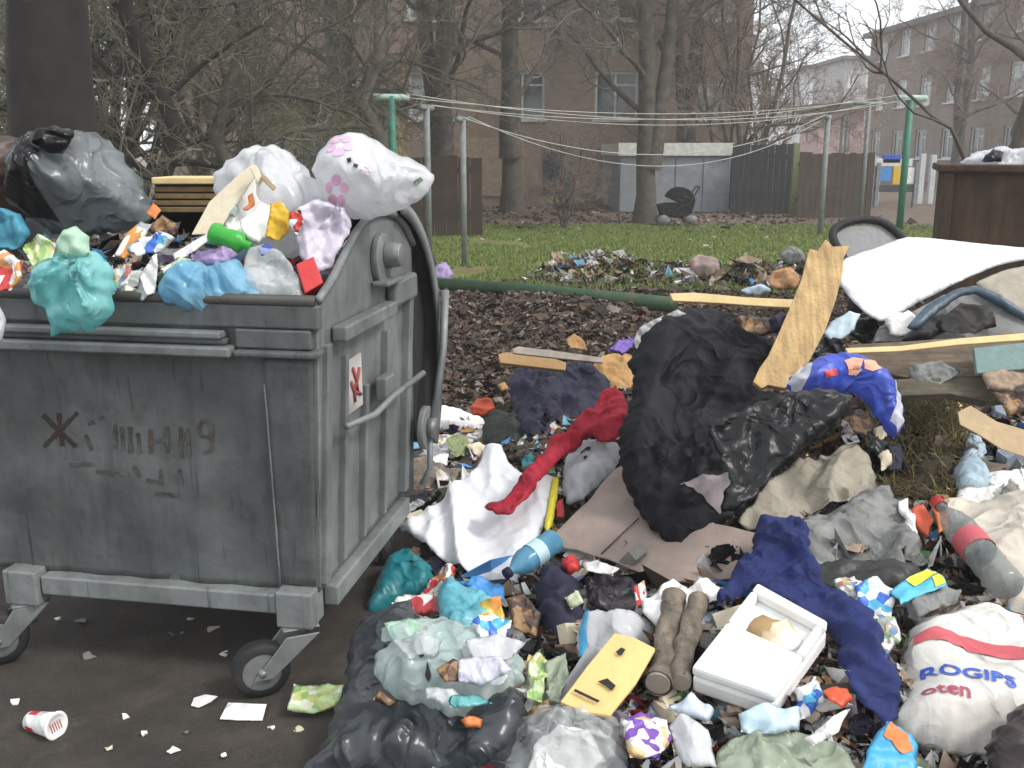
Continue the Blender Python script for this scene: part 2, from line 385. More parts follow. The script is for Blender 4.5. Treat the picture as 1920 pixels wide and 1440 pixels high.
class Puff:
    """closed soft body: outline on a plane, swollen, folded and creased"""
    def __init__(s, name, label, cat, m, px, tk=.05, bk=None, edge=.07, lift=.03, Y=None, tilt=None, yaw=0., fold=(.0, 4., 0., 3.), crum=(.012, 9.), res=.011, sharp=False, group=None, parent=None, power=.74, knot=None, pleat=.0, rag=1., pl=None, keep=False):
        SEED[0] += 3.7; s.seed = SEED[0]
        s.pl = pl or Plane(px, lift, Y, tilt, yaw); s.edge = edge; s.tk = tk; s.fold_ = fold; s.crum_ = crum; s.power = power; s.pleat = pleat
        s.knot = None if knot is None else s.pl.st(*knot)
        rg = np.random.default_rng(int(s.seed * 10)); s.waves = [(rg.uniform(0, math.pi), rg.uniform(.3, 1.05), rg.uniform(0, 9), rg.uniform(.5, 1.)) for _ in range(7)]
        P0 = np.array([s.pl.st(*p) for p in px])
        small = max(np.ptp(P0[:, 0]), np.ptp(P0[:, 1])) < .24 and parent is None and not keep
        if small:
            sharp = True; s.tk = tk = tk * .22; s.edge = edge = edge * .4; res = min(res, .0075); s.power = .8; rag = 2.4
            s.crum_ = (crum[0] * .7, max(crum[1], 13.) * 1.2); 
            if not fold[0]: s.fold_ = fold = (.026, 10., rg.uniform(0, 180), 2.2)
        if sharp: P = resample(P0, res)
        else:
            P = catmull(P0, res); L = []
            n = len(P0)
            for i in range(n):
                k = max(1, int(np.linalg.norm(P0[(i + 1) % n] - P0[i]) / res)); L += [P0[i] + (P0[(i + 1) % n] - P0[i]) * j / k for j in range(k)]
            P = P * .45 + np.array(L) * .55
        if rag:                                            # ragged rim
            am = min(.011, edge * .17) * rag * (.5 if sharp else 1)
            f = 16.
            P = P + am * np.stack([nz(P[:, 0] * f, P[:, 1] * f, s.seed) + .5 * tri(P[:, 1] * f * 1.3 + s.seed), nz(P[:, 0] * f, P[:, 1] * f, s.seed + 5) + .5 * tri(P[:, 0] * f * 1.3)], 1)
        s.P = P
        lo, hi = P.min(0), P.max(0)
        gx = np.arange(lo[0], hi[0], res); gy = np.arange(lo[1], hi[1], res * .87)
        Q = np.array([(x + (res / 2 if k % 2 else 0), y) for k, y in enumerate(gy) for x in gx]).reshape(-1, 2)
        Q = Q + nrg.uniform(-.2, .2, Q.shape) * res
        if len(Q):
            Q = Q[inside(Q, P)]
            if len(Q): Q = Q[bdist(Q, P) > res * .55]
        A = np.vstack([P, Q]) if len(Q) else P
        n = len(P)
        r = delaunay_2d_cdt([Vector(a) for a in A.tolist()], [(i, (i + 1) % n) for i in range(n)], [], 1, 1e-7)
        A = np.array([tuple(v) for v in r[0]]); T = [tuple(f) for f in r[2]]
        d = bdist(A, P); onb = d < 1e-5
        hf = s.hv(A, d)
        bk = tk * .6 if bk is None else bk
        t = np.clip(d / edge, 0, 1); hb = -bk * np.sqrt(1 - (1 - t) ** 2) + s.fov(A)
        hb = np.minimum(hb, hf - .003 * (~onb))
        V = [s.pl.w(a, h) for a, h in zip(A, hf)]; idx = []
        for i, a in enumerate(A):
            if onb[i]: idx.append(i)
            else: idx.append(len(V)); V.append(s.pl.w(a, hb[i]))
        Fc = []
        for f in T:
            Fc.append(f)
            b = tuple(idx[i] for i in f)[::-1]
            if set(b) != set(f): Fc.append(b)
        s.o = raw(name, V, Fc, m, parent)
        bm = bmesh.new(); bm.from_mesh(s.o.data); bmesh.ops.recalc_face_normals(bm, faces=bm.faces); bm.to_mesh(s.o.data); bm.free()
        if label: setp(s.o, label, cat, group)
    def fov(s, A):
        amp, fr, ang, st = s.fold_
        if not amp: return np.zeros(len(A))
        c, q = math.cos(R(ang)), math.sin(R(ang)); u = (A[:, 0] * c + A[:, 1] * q) * fr / st; v = (-A[:, 0] * q + A[:, 1] * c) * fr
        return amp * ((1 - 2.2 * np.abs(nz(u, v, s.seed))) * .8 + .35 * (1 - 2 * np.abs(nz(u * 2.1, v * 2.1, s.seed + 2))))
    def hv(s, A, d):
        A = np.asarray(A, float); t = np.clip(d / s.edge, 0, 1)
        h = s.tk * (1 - (1 - t) ** 2) ** s.power * (.85 + .3 * nz(A[:, 0] * 5, A[:, 1] * 5, s.seed + 1))
        am, fr = s.crum_; fade = np.minimum(1, t * 1.6)
        if am:
            x, y = A[:, 0] * fr, A[:, 1] * fr
            wx = x + .55 * nz(x * .8, y * .8, s.seed + 8) + .2 * nz(x * 2.3, y * 2.3, s.seed + 9); wy = y + .55 * nz(x * .8, y * .8, s.seed + 11) + .2 * nz(x * 2.3, y * 2.3, s.seed + 12)
            c = 0.
            for i, (a, f, ph, k) in enumerate(s.waves):   # sharp creases along a few directions, fading in and out
                msk = np.clip(.5 + .9 * nz(x * .55, y * .55, s.seed + 20 + i), 0, 1)
                c = c + k * msk * tri((wx * math.cos(a) + wy * math.sin(a)) * f * .5 + ph) / (f ** .8) * .55
            c = c + .45 * (1 - 2.6 * np.abs(nz(wx * 1.1, wy * 1.1, s.seed))) + .14 * (1 - 2.6 * np.abs(nz(wx * 2.2, wy * 2.2, s.seed + 3)))
            a0, f0 = s.waves[0][0], s.waves[0][1]; ca, sa = math.cos(a0), math.sin(a0)   # long narrow wrinkles
            lu, lv = (wx * ca + wy * sa) * .9, (-wx * sa + wy * ca) * 4.6
            c = c + .34 * np.clip(.4 + 1.3 * nz(x * .5, y * .5, s.seed + 40), 0, 1) * (1 - 2.6 * np.abs(nz(lu, lv, s.seed + 41)))
            lu, lv = (wx * sa + wy * ca) * 1., (-wx * ca + wy * sa) * 5.2
            c = c + .30 * np.clip(.4 + 1.3 * nz(x * .5, y * .5, s.seed + 42), 0, 1) * (1 - 2.6 * np.abs(nz(lu, lv, s.seed + 43)))
            h = h + am * 1.25 * fade * c
        if s.pleat and s.knot is not None:
            q = A - s.knot; ra = np.linalg.norm(q, axis=1); th = np.arctan2(q[:, 1], q[:, 0]); th = th + .25 * nz(ra * 9, th * 2, s.seed + 31)
            h = h + s.pleat * fade * (1 - 1.6 * np.abs(nz(th * 3.2, ra * 2, s.seed + 30)) + .5 * tri(th * 2.3)) * np.exp(-ra / (s.edge * 2.2))
        return h + s.fov(A)
    def surf(s, a, off=.004):
        a = np.asarray(a, float).reshape(-1, 2); h = s.hv(a, bdist(a, s.P)) + off; return [s.pl.w(p, k) for p, k in zip(a, h)]
    def decal(s, name, polys, m, off=.004, res=.008, px=True, label=None):
        """flat print that follows the surface; polys in pixels (px) or plane metres"""
        V = []; Fc = []
        for poly in polys:
            P = np.array([s.pl.st(*p) for p in poly]) if px else np.array(poly, float)
            P = resample(P, res); lo, hi = P.min(0), P.max(0)
            Q = np.array([(x, y) for x in np.arange(lo[0], hi[0], res) for y in np.arange(lo[1], hi[1], res)]).reshape(-1, 2)
            if len(Q): Q = Q[inside(Q, P)]
            if len(Q): Q = Q[bdist(Q, P) > res * .5]
            A = np.vstack([P, Q]) if len(Q) else P; n = len(P)
            r = delaunay_2d_cdt([Vector(a) for a in A.tolist()], [(i, (i + 1) % n) for i in range(n)], [], 1, 1e-7)
            b = len(V); V += s.surf([(v[0], v[1]) for v in r[0]], off); Fc += [tuple(i + b for i in f) for f in r[2]]
        o = raw(name, V, Fc, m, s.o)
        if label: o['label'] = label
        return o
    def text(s, name, body, m, p0, p1, size, off=.005, bold=0., lean=0.):
        """lettering from pixel p0 along the direction to pixel p1"""
        a = s.pl.st(*p0); b = s.pl.st(*p1); d = (b - a) / np.linalg.norm(b - a); e = np.array([-d[1], d[0]])
        V, Fc = text_mesh(body, size, bold)
        return raw(name, s.surf([a + d * x + e * y for x, y in V], off), Fc, m, s.o, smooth=False)
def text_mesh(body, size, bold=0.):
    c = bpy.data.curves.new('lettering', 'FONT'); c.body = body; c.size = size; c.offset = bold; c.resolution_u = 3
    o = bpy.data.objects.new('lettering', c); COL.objects.link(o)
    me = o.to_mesh(); bm = bmesh.new(); bm.from_mesh(me); o.to_mesh_clear()
    for _ in range(5):
        es = [e for e in bm.edges if e.calc_length() > size * .11]
        if es: bmesh.ops.subdivide_edges(bm, edges=es, cuts=1)
    bmesh.ops.triangulate(bm, faces=bm.faces)
    V = [(v.co.x, v.co.y) for v in bm.verts]; bm.verts.index_update(); Fc = [tuple(v.index for v in f.verts) for f in bm.faces]; bm.free()
    bpy.data.objects.remove(o); bpy.data.curves.remove(c)
    return V, Fc
def slab(name, label, cat, m, px, thick, lift=.05, Y=None, tilt=None, yaw=0., parent=None, group=None, bevel=.003, bend=0., pl=None, rough=0.):
    """a board: outline on its plane, extruded behind"""
    pl = pl or Plane(px, lift, Y, tilt, yaw)
    P = np.array([pl.st(*p) for p in px]); 
    area = sum(P[i - 1][0] * P[i][1] - P[i][0] * P[i - 1][1] for i in range(len(P)))
    if area < 0: P = P[::-1]
    if bend or rough:
        P = resample(P, .03)
    n = len(P); A = P
    f = lambda a: bend * (a[0] ** 2 - .04) + (rough * vn(a[0] * 9, a[1] * 9, thick * 99) if rough else 0)
    if bend or rough:
        lo, hi = P.min(0), P.max(0)
        Q = np.array([(x, y) for x in np.arange(lo[0], hi[0], .03) for y in np.arange(lo[1], hi[1], .03)]).reshape(-1, 2)
        Q = Q[inside(Q, P)]; 
        if len(Q): Q = Q[bdist(Q, P) > .012]
        A = np.vstack([P, Q])
        r = delaunay_2d_cdt([Vector(a) for a in A.tolist()], [(i, (i + 1) % n) for i in range(n)], [], 1, 1e-7)
        T = [tuple(q) for q in r[2]]; A = np.array([tuple(v) for v in r[0]])
    else: T = [tuple(range(n))]
    N = len(A); V = [pl.w(a, f(a)) for a in A] + [pl.w(a, f(a) - thick) for a in A]
    Fc = list(T) + [tuple(i + N for i in q)[::-1] for q in T] + [(i, i + N, (i + 1) % n + N, (i + 1) % n) for i in range(n)]
    o = raw(name, V, Fc, m, parent, smooth=False); o_ = o
    bm = bmesh.new(); bm.from_mesh(o.data); bmesh.ops.recalc_face_normals(bm, faces=bm.faces); bm.to_mesh(o.data); bm.free()
    if bevel:
        b = o.modifiers.new('bevel', 'BEVEL'); b.width = bevel; b.segments = 2; b.limit_method = 'ANGLE'; b.angle_limit = R(40)
    if label: setp(o, label, cat, group)
    return o, pl

# ================================================================== SETTING
def ground_mat():
    m, n, p, out = _base('ground_soil')
    t = n.nodes.new('ShaderNodeTexCoord'); sx = n.nodes.new('ShaderNodeSeparateXYZ'); n.links.new(t.outputs['Object'], sx.inputs[0])
    asph = _ramp(n, _noise(n, 7, 9, rough=.7).outputs['Fac'], [(.3, (.024, .0195, .016)), (.52, (.046, .0375, .030)), (.75, (.078, .064, .05))]).outputs['Color']
    asph = _mix(n, _ramp(n, _noise(n, 150, 3).outputs['Fac'], [(.45, (0, 0, 0)), (.8, (.5, .5, .5))]).outputs['Color'], asph, (.11, .096, .08))
    asph = _mix(n, _ramp(n, _noise(n, 1.7, 7, rough=.6).outputs['Fac'], [(.42, (0, 0, 0)), (.62, (.65, .65, .65))]).outputs['Color'], asph, (.018, .0155, .0135))
    asph = _mix(n, _ramp(n, _noise(n, 3.4, 9, rough=.75).outputs['Fac'], [(.60, (0, 0, 0)), (.72, (.6, .6, .6))]).outputs['Color'], asph, (.13, .11, .085))
    soil = _ramp(n, _noise(n, 9, 9, rough=.72).outputs['Fac'], [(.3, (.022, .016, .012)), (.55, (.06, .042, .03)), (.78, (.12, .088, .062))]).outputs['Color']
    lawn = _ramp(n, _noise(n, 1.3, 8, rough=.7).outputs['Fac'], [(.34, (.14, .105, .05)), (.47, (.15, .155, .045)), (.7, (.15, .21, .04))]).outputs['Color']
    far = _ramp(n, _noise(n, 2.4, 8, rough=.7).outputs['Fac'], [(.3, (.09, .065, .048)), (.6, (.16, .12, .09)), (.8, (.24, .20, .16))]).outputs['Color']
    def mask(axis, a, b, wob):
        nz = _noise(n, .9, 5); ad = n.nodes.new('ShaderNodeMath'); ad.operation = 'MULTIPLY_ADD'
        n.links.new(nz.outputs['Fac'], ad.inputs[0]); ad.inputs[1].default_value = wob; n.links.new(sx.outputs[axis], ad.inputs[2])
        mr = n.nodes.new('ShaderNodeMapRange'); n.links.new(ad.outputs[0], mr.inputs[0]); mr.inputs[1].default_value = a + wob / 2; mr.inputs[2].default_value = b + wob / 2
        return mr.outputs[0]
    c = _mix(n, mask('X', -.55, -.05, .5), asph, soil)
    c = _mix(n, mask('Y', 4.6, 5.6, .6), c, soil)
    c = _mix(n, mask('Y', 10.2, 11.2, 1.4), c, lawn)
    c = _mix(n, mask('Y', 20.0, 22.5, 3.), c, far)
    n.links.new(c, p.inputs['Base Color']); p.inputs['Roughness'].default_value = .92
    b = n.nodes.new('ShaderNodeBump'); b.inputs['Strength'].default_value = .5; b.inputs['Distance'].default_value = .02
    n.links.new(_noise(n, 60, 8, rough=.7).outputs['Fac'], b.inputs['Height']); n.links.new(b.outputs[0], p.inputs['Normal'])
    return m
def axis(*seg):
    out = []
    for a, b, s in seg: out += list(np.arange(a, b, s))
    return np.array(out + [seg[-1][1]])
gx = axis((-400, -40, 60), (-40, -6, 4), (-6, -2, .4), (-2, 5, .07), (5, 9, .4), (9, 40, 4), (40, 400, 60))
gy = axis((-60, 0, 10), (0, 1.4, .4), (1.4, 7, .06), (7, 13, .12), (13, 30, 1), (30, 60, 6), (60, 700, 80))
V = np.array([(x, y, H(x, y) if (-8 < x < 11 and y < 20) else 0.) for y in gy for x in gx])
nx_, ny_ = len(gx), len(gy)
I = np.arange((ny_ - 1) * nx_).reshape(ny_ - 1, nx_)[:, :-1].ravel()
o = raw('ground', V, np.stack([I, I + 1, I + nx_ + 1, I + nx_], 1), ground_mat(), org=(0, 0, 0)); setp(o, kind='structure')

# leaves, grass and small litter: loose pieces, each curled a little
def flakes(name, pts, size, mats, tilt=.7, aspect=1.6, curl=.35, mi=None, lift=.3):
    N = len(pts); a = nrg.uniform(0, 2 * math.pi, N); S = size * np.exp(nrg.normal(0, .45, N))
    nrm = np.stack([nrg.normal(0, tilt, N), nrg.normal(0, tilt, N), np.ones(N)], 1); nrm /= np.linalg.norm(nrm, axis=1)[:, None]
    u = np.stack([np.cos(a), np.sin(a), np.zeros(N)], 1); u -= nrm * (u * nrm).sum(1)[:, None]; u /= np.linalg.norm(u, axis=1)[:, None]
    v = np.cross(nrm, u); S = S[:, None]; asp = nrg.uniform(1, aspect, N)[:, None]; c = nrg.uniform(-curl, curl, N)[:, None]; c2 = nrg.uniform(-curl, curl, N)[:, None]
    P = np.asarray(pts, float) + nrm * S * lift
    j = lambda: 1 + nrg.uniform(-.3, .3, N)[:, None]
    quad = [P + u * S * asp * j() + nrm * S * c, P + v * S * j() + nrm * S * c2, P - u * S * asp * j() + nrm * S * c, P - v * S * j() + nrm * S * c2]
    V = np.stack(quad + [P - nrm * S * .1], 1).reshape(-1, 3); b = (np.arange(N) * 5)[:, None]
    Fc = np.concatenate([b + [[0, 1, 4]], b + [[1, 2, 4]], b + [[2, 3, 4]], b + [[3, 0, 4]]], 1).reshape(-1, 3)
    o = raw(name, V, Fc, mats, smooth=False, org=(0, 0, 0), mi=None if mi is None else np.repeat(mi, 4))
    return o
LEAF = islands('dead_leaf', [(.055, .034, .024), (.085, .052, .034), (.034, .023, .018), (.12, .078, .052), (.07, .046, .036), (.17, .12, .085), (.045, .029, .022), (.10, .064, .048), (.26, .22, .185), (.026, .02, .017), (.05, .035, .028)], .85)
pts = []
while len(pts) < 125000:
    y = nrg.uniform(5.1, 12.6); x = nrg.uniform(-3.2, .5 + y * .42)
    if y > 11 and nrg.random() < (y - 11) / 1.8: continue
    pts.append((x, y, H(x, y)))
setp(flakes('leaf_litter', pts, .0145, LEAF), 'thick brown layer of dead leaves behind the rubbish heap', 'leaves', kind='stuff')
pts = [(x, y, H(x, y)) for x, y in zip(nrg.uniform(-9, 9, 9000), nrg.uniform(19.5, 30, 9000))]
setp(flakes('fallen_leaves', pts, .03, LEAF, lift=.1), 'thin scatter of fallen leaves before the brick house', 'leaves', kind='stuff')
# grass
N = 130000; gyv = nrg.uniform(10.6, 22, N); gxv = nrg.uniform(-7.5, 1, N) + nrg.uniform(0, .55, N) * gyv
keep = np.array([vn(x * .9, y * .6, 2.) + .25 * vn(x * 3, y * 3) + min(.5, (x + 1) * .2) > -.22 for x, y in zip(gxv, gyv)]); gxv, gyv = gxv[keep], gyv[keep]; N = len(gxv)
base = np.array([(x, y, H(x, y)) for x, y in zip(gxv, gyv)]); a = nrg.uniform(0, math.pi, N); hh = nrg.uniform(.02, .065, N); wd = .007 + nrg.uniform(0, .006, N)
dx = np.stack([np.cos(a) * wd, np.sin(a) * wd, 0 * a], 1); tip = base + np.stack([nrg.normal(0, .02, N), nrg.normal(0, .02, N), hh], 1)
V = np.stack([base - dx, base + dx, tip], 1).reshape(-1, 3)
GRASS = islands('grass_blade', [(.16, .26, .035), (.22, .32, .05), (.22, .25, .06), (.10, .16, .03), (.25, .23, .09), (.15, .23, .035)], .7)
setp(raw('grass', V, np.arange(3 * N).reshape(-1, 3), GRASS, smooth=False, org=(0, 0, 0)), 'short yellowish green lawn grass', 'grass', kind='stuff')

# ------------------------------------------------------------------ buildings
def brick_mat(key, c1, c2, mortar, scale=1.):
    m, n, p, out = _base(key)
    t = n.nodes.new('ShaderNodeTexCoord'); mp = n.nodes.new('ShaderNodeMapping'); mp.inputs['Rotation'].default_value = (R(90), 0, 0)
    n.links.new(t.outputs['Object'], mp.inputs['Vector'])
    b = n.nodes.new('ShaderNodeTexBrick'); n.links.new(mp.outputs[0], b.inputs['Vector'])
    b.inputs['Color1'].default_value = c1 + (1,); b.inputs['Color2'].default_value = c2 + (1,); b.inputs['Mortar'].default_value = mortar + (1,)
    b.inputs['Scale'].default_value = 4 * scale; b.inputs['Mortar Size'].default_value = .02; b.inputs['Brick Width'].default_value = 1.; b.inputs['Row Height'].default_value = .3
    f = _ramp(n, _noise(n, .8, 8, rough=.7).outputs['Fac'], [(.35, (0, 0, 0)), (.75, (.7, .7, .7))]).outputs['Color']
    c = _mix(n, f, b.outputs['Color'], tuple(v * .45 for v in c1)); n.links.new(c, p.inputs['Base Color']); p.inputs['Roughness'].default_value = .9
    return m
BRICK = brick_mat('brick_brown', (.38, .285, .22), (.32, .24, .19), (.36, .32, .28))
BRICKR = brick_mat('brick_red', (.27, .205, .17), (.22, .175, .15), (.28, .25, .23))
PLASTER = mat('yellow_plaster', (.58, .50, .30), .9, .15, 2., dirt=.3)
GPLASTER = mat('grey_plaster', (.42, .42, .42), .9, .1, 2., dirt=.25)
WPLASTER = mat('white_plaster', (.70, .72, .74), .9, .06, 2., dirt=.1)
PPLASTER = mat('pink_plaster', (.60, .44, .44), .9, .06, 2., dirt=.15)
WFRAME = mat('window_frame_paint', (.62, .64, .64), .6, .1, dirt=.15)
PANE = mat('window_pane', (.045, .06, .07), .08, .2, 2., dirt=0, bump=0, spec=.9)
PANEL_ = mat('curtained_pane', (.34, .38, .38), .25, .5, 3., dirt=0, bump=0, spec=.9)
ROOF = mat('roof_sheet', (.13, .12, .12), .8, .2, 3.)
def building(name, label, p0, ang, W, Hh, D, wins, wm, base=0., roofm=None, frame=.09, win_mat=None):
    """front wall starts at p0 and runs along ang; wins = list of (x0, z0, w, h)"""
    root = thing(name, label, 'building', (p0[0], p0[1], 0))
    ca, sa = math.cos(ang), math.sin(ang)
    fr = lambda q: (p0[0] + q[0] * ca - q[1] * sa, p0[1] + q[0] * sa + q[1] * ca, q[2])
    xs = sorted({0, W} | {round(a, 4) for w_ in wins for a in (w_[0], w_[0] + w_[2])}); zs = sorted({-.3, Hh} | {round(a, 4) for w_ in wins for a in (w_[1], w_[1] + w_[3])})
    mb = MB(); rec = .14
    for i in range(len(xs) - 1):
        for j in range(len(zs) - 1):
            cx_, cz_ = (xs[i] + xs[i + 1]) / 2, (zs[j] + zs[j + 1]) / 2
            if any(w_[0] < cx_ < w_[0] + w_[2] and w_[1] < cz_ < w_[1] + w_[3] for w_ in wins): continue
            mb.add([fr(q) for q in ((xs[i], 0, zs[j]), (xs[i + 1], 0, zs[j]), (xs[i + 1], 0, zs[j + 1]), (xs[i], 0, zs[j + 1]))], [(0, 1, 2, 3)])
    for x, z, w_, h in wins:
        a, b, c, d = (x, 0, z), (x + w_, 0, z), (x + w_, 0, z + h), (x, 0, z + h); k = [(q[0], rec, q[2]) for q in (a, b, c, d)]
        mb.add([fr(q) for q in (a, b, c, d)] + [fr(q) for q in k], [(0, 4, 5, 1), (1, 5, 6, 2), (2, 6, 7, 3), (3, 7, 4, 0)])
    mb.add([fr(q) for q in ((0, 0, -.3), (0, D, -.3), (0, D, Hh), (0, 0, Hh), (W, 0, -.3), (W, D, -.3), (W, D, Hh), (W, 0, Hh))], [(0, 3, 2, 1), (4, 5, 6, 7), (1, 2, 6, 5), (3, 7, 6, 2)])
    mb.build('wall', wm, root)
    MB().box((-.35, -.4, Hh + .01), (W + .35, D + .3, Hh + .28), fr).build('roof', roofm or ROOF, root)
    cache = {}
    def share(kind, key, mk, m, parent, loc):
        if (kind, key) not in cache:
            q = mk().build(kind, m, None, org=(0, 0, 0)); me = q.data; bpy.data.objects.remove(q); cache[(kind, key)] = me
        ob = bpy.data.objects.new(kind, cache[(kind, key)]); COL.objects.link(ob); ob.parent = parent
        ob.location = loc; return ob
    for k, (x, z, w_, h) in enumerate(wins):
        lp = fr((x, 0, z)); wl = Vector((lp[0] - p0[0], lp[1] - p0[1], lp[2]))
        def f0(w_=w_, h=h):
            b = MB(); t = frame
            for q in (((0, .09, 0), (t, .137, h)), ((w_ - t, .09, 0), (w_, .137, h)), ((t, .09, 0), (w_ - t, .137, t)), ((t, .09, h - t), (w_ - t, .137, h)), ((w_ * .45, .092, t), (w_ * .45 + t * .8, .137, h - t)), ((w_ * .45 + t * .8, .094, h * .7), (w_ - t, .137, h * .7 + t * .6))): b.box(*q)
            return b
        key = (round(w_, 2), round(h, 2))
        fo = share('window', key, f0, WFRAME, root, wl); fo.rotation_euler = (0, 0, ang)
        pm = (win_mat or [PANE, PANE, PANEL_])[k % len(win_mat or 'abc')]
        pk = (key, pm.name)
        share('pane', pk, lambda w_=w_, h=h: MB().box((.01, .115, .01), (w_ - .01, .125, h - .01)), pm, fo, (0, 0, 0))
        share('sill', key, lambda w_=w_: MB().box((-.08, -.09, -.07), (w_ + .08, .08, -.003)), WFRAME, fo, (0, 0, 0))
    return root, fr
# brown brick house across the back
BY = 32.
x0 = at(300, 380, BY)[0]; x1 = at(1395, 380, BY)[0]; W = x1 - x0
xw = at(1115, 200, BY)[0] - x0
wins = []
for fl in range(4):
    for k in range(-5, 3):
        x = xw + k * 2.9
        if .5 < x < W - 1.6: wins.append((x, 2.55 + fl * 2.95, 1.35, 1.45))
for k in (-4, -3, -2, 1):
    wins.append((xw + k * 2.9 + .2, .5, .9, .6))
hs, hfr = building('brick_house', 'brown brick apartment house with white window frames behind the bare trees', (x0, BY), 0., W, 14, 10, wins, BRICK)
xd = at(1018, 330, BY)[0] - x0
d_ = MB().box((xd, -.06, .25), (xd + .62, -.005, 1.55), hfr).build('door', mat('blue_door', (.012, .035, .085), .6), hs)
MB().box((xd + .64, -.09, .2), (xd + .82, -.007, 1.6), hfr).build('door_post', mat('teal_post', (.10, .26, .28), .7), hs)
MB().box((xd - .15, -.7, -.05), (xd + 1.3, -.10, .16), hfr).build('doorstep', mat('yellowish_concrete', (.36, .32, .2), .9), hs)
MB().box((xd - 2.9, -.05, .2), (xd - .5, -.006, 2.0), hfr).build('wall_panel', mat('tan_boards', (.36, .27, .2), .9, .2), hs)
# low yellow outbuilding
YY = 24.
xa, xb = at(480, 300, YY)[0], at(735, 300, YY)[0]
ob, ofr = building('outbuilding', 'low yellow plastered outbuilding with grey openings behind the shrubs', (xa, YY), 0., xb - xa, 2.72, 4, [(.25, .5, .5, 1.45), (1.0, .5, .75, 1.45), (2.0, .5, .7, 1.45)], PLASTER, win_mat=[PANEL_, PANEL_])
# pale blocks and pink kiosk far off
for nm, lb, pa, pb, top, Yd, wm, cols, rows in (('white_block', 'distant white apartment block with rows of windows under the open sky', 1512, 1572, 128, 95., WPLASTER, 3, 5), ('grey_block', 'distant grey block beside the white one', 1576, 1640, 112, 80., GPLASTER, 2, 4)):
    xa, xb = at(pa, 250, Yd)[0], at(pb, 250, Yd)[0]; Ht = at(pa, top, Yd)[2]; Wd = xb - xa
    wl = [(Wd * (i + .22) / cols, .8 + j * (Ht - 1) / rows, Wd / cols * .5, (Ht - 1) / rows * .55) for i in range(cols) for j in range(rows)]
    building(nm, lb, (xa, Yd), 0., Wd, Ht, 8, wl, wm, frame=.2)
Yd = 46.; xa, xb = at(1535, 250, Yd)[0], at(1618, 250, Yd)[0]
building('pink_kiosk', 'low pink kiosk beyond the board fence', (xa, Yd), 0., xb - xa, at(1540, 207, Yd)[2], 3, [(.9, 1., .5, 2.2)], PPLASTER)
# red brick block at the right, running towards us
A = at(1616, 300, 62.); B = at(2080, 300, 38.)
ang = math.atan2(B[1] - A[1], B[0] - A[0]); Wd = math.hypot(B[0] - A[0], B[1] - A[1])
wl = [(1.2 + k * 3., 1.2 + f * 2.75, 1.3, 1.5) for k in range(int((Wd - 2) / 3)) for f in range(3)]
building('brick_block', 'reddish brick apartment block behind the bare right hand tree', (A[0], A[1]), ang, Wd, at(1616, 72, 62.)[2], 9, wl, BRICKR, win_mat=[PANE, PANEL_, PANEL_])

# ------------------------------------------------------------------ sheds and fences
def boards(name, label, pa, pb, top, base, Y, m, bw=.15, yaw=0., cat='fence', post=None):
    a = gnd(pa, base); a = at(pa, base, Y); b = at(pb, base, Y); zt = at(pa, top, Y)[2]; n = max(2, int((b[0] - a[0]) / bw)); w_ = (b[0] - a[0]) / n
    root = thing(name, label, cat, (a[0], Y, 0))
    for i in range(n):
        h = zt + rng.uniform(-.03, .03); x = a[0] + i * w_
        MB().box((x + .006, Y - .015 + rng.uniform(0, .012), 0), (x + w_ - .006, Y + .02, h)).build('board', m, root)
    MB().box((a[0], Y + .022, zt * .25), (b[0], Y + .08, zt * .25 + .1)).build('rail', m, root)
    MB().box((a[0], Y + .022, zt * .8), (b[0], Y + .08, zt * .8 + .1)).build('rail', m, root)
    return root
SHEDP = mat('blue_grey_sheet', (.25, .275, .30), .6, .12, 3., dirt=.2)
Ys = 26.5; a = at(1160, 390, Ys); b = at(1366, 390, Ys); zt = at(1200, 292, Ys)[2]; zb = at(1200, 268, Ys)[2]
sh = thing('metal_garage', 'blue grey sheet metal garage with white fascia', 'garage', (a[0], Ys, 0))
MB().box((a[0], Ys, 0), (b[0], Ys + 5, zt)).build('body', SHEDP, sh, bevel=.01)
for i in range(4):
    xx = a[0] + (b[0] - a[0]) * i / 4
    MB().box((xx + .02, Ys - .03, .03), (xx + (b[0] - a[0]) / 4 - .02, Ys - .003, zt - .06)).build('door_panel', SHEDP, sh, bevel=.006)
MB().box((a[0] - .05, Ys - .12, zt + .004), (b[0] + .03, Ys + 5.1, zb)).build('fascia', mat('fascia_white', (.68, .68, .62), .7), sh)
DBLUE = mat('dark_blue_boards', (.014, .016, .024), .75, .25, 3.)
BBRN = mat('brown_boards', (.062, .046, .034), .85, .3, 3.)
boards('board_fence', 'dark blue vertical board fence beside the grey garage', 1368, 1480, 270, 395, 26., DBLUE)
boards('board_fence', 'weathered brown vertical board fence next to the dark blue one', 1492, 1632, 287, 405, 24.5, BBRN)
p = at(1486, 400, 25.); MB().box((p[0] - .09, p[1] - .09, 0), (p[0] + .06, p[1] + .06, at(1486, 268, 25.)[2])).build('fence_post', mat('olive_post', (.20, .21, .10), .8), bevel=.01)
setp(bpy.context.scene.objects['fence_post'], 'slim olive post between the blue and the brown board fence', 'post')
p = at(790, 400, 19.); q = at(925, 400, 19.); zt = at(860, 292, 19.)[2]
boards('plank_shed', 'dark reddish brown plank shed wall behind the clothes posts', 770, 905, 294, 440, 19., mat('red_brown_boards', (.045, .028, .022), .9, .3, 3.), bw=.2, cat='shed')

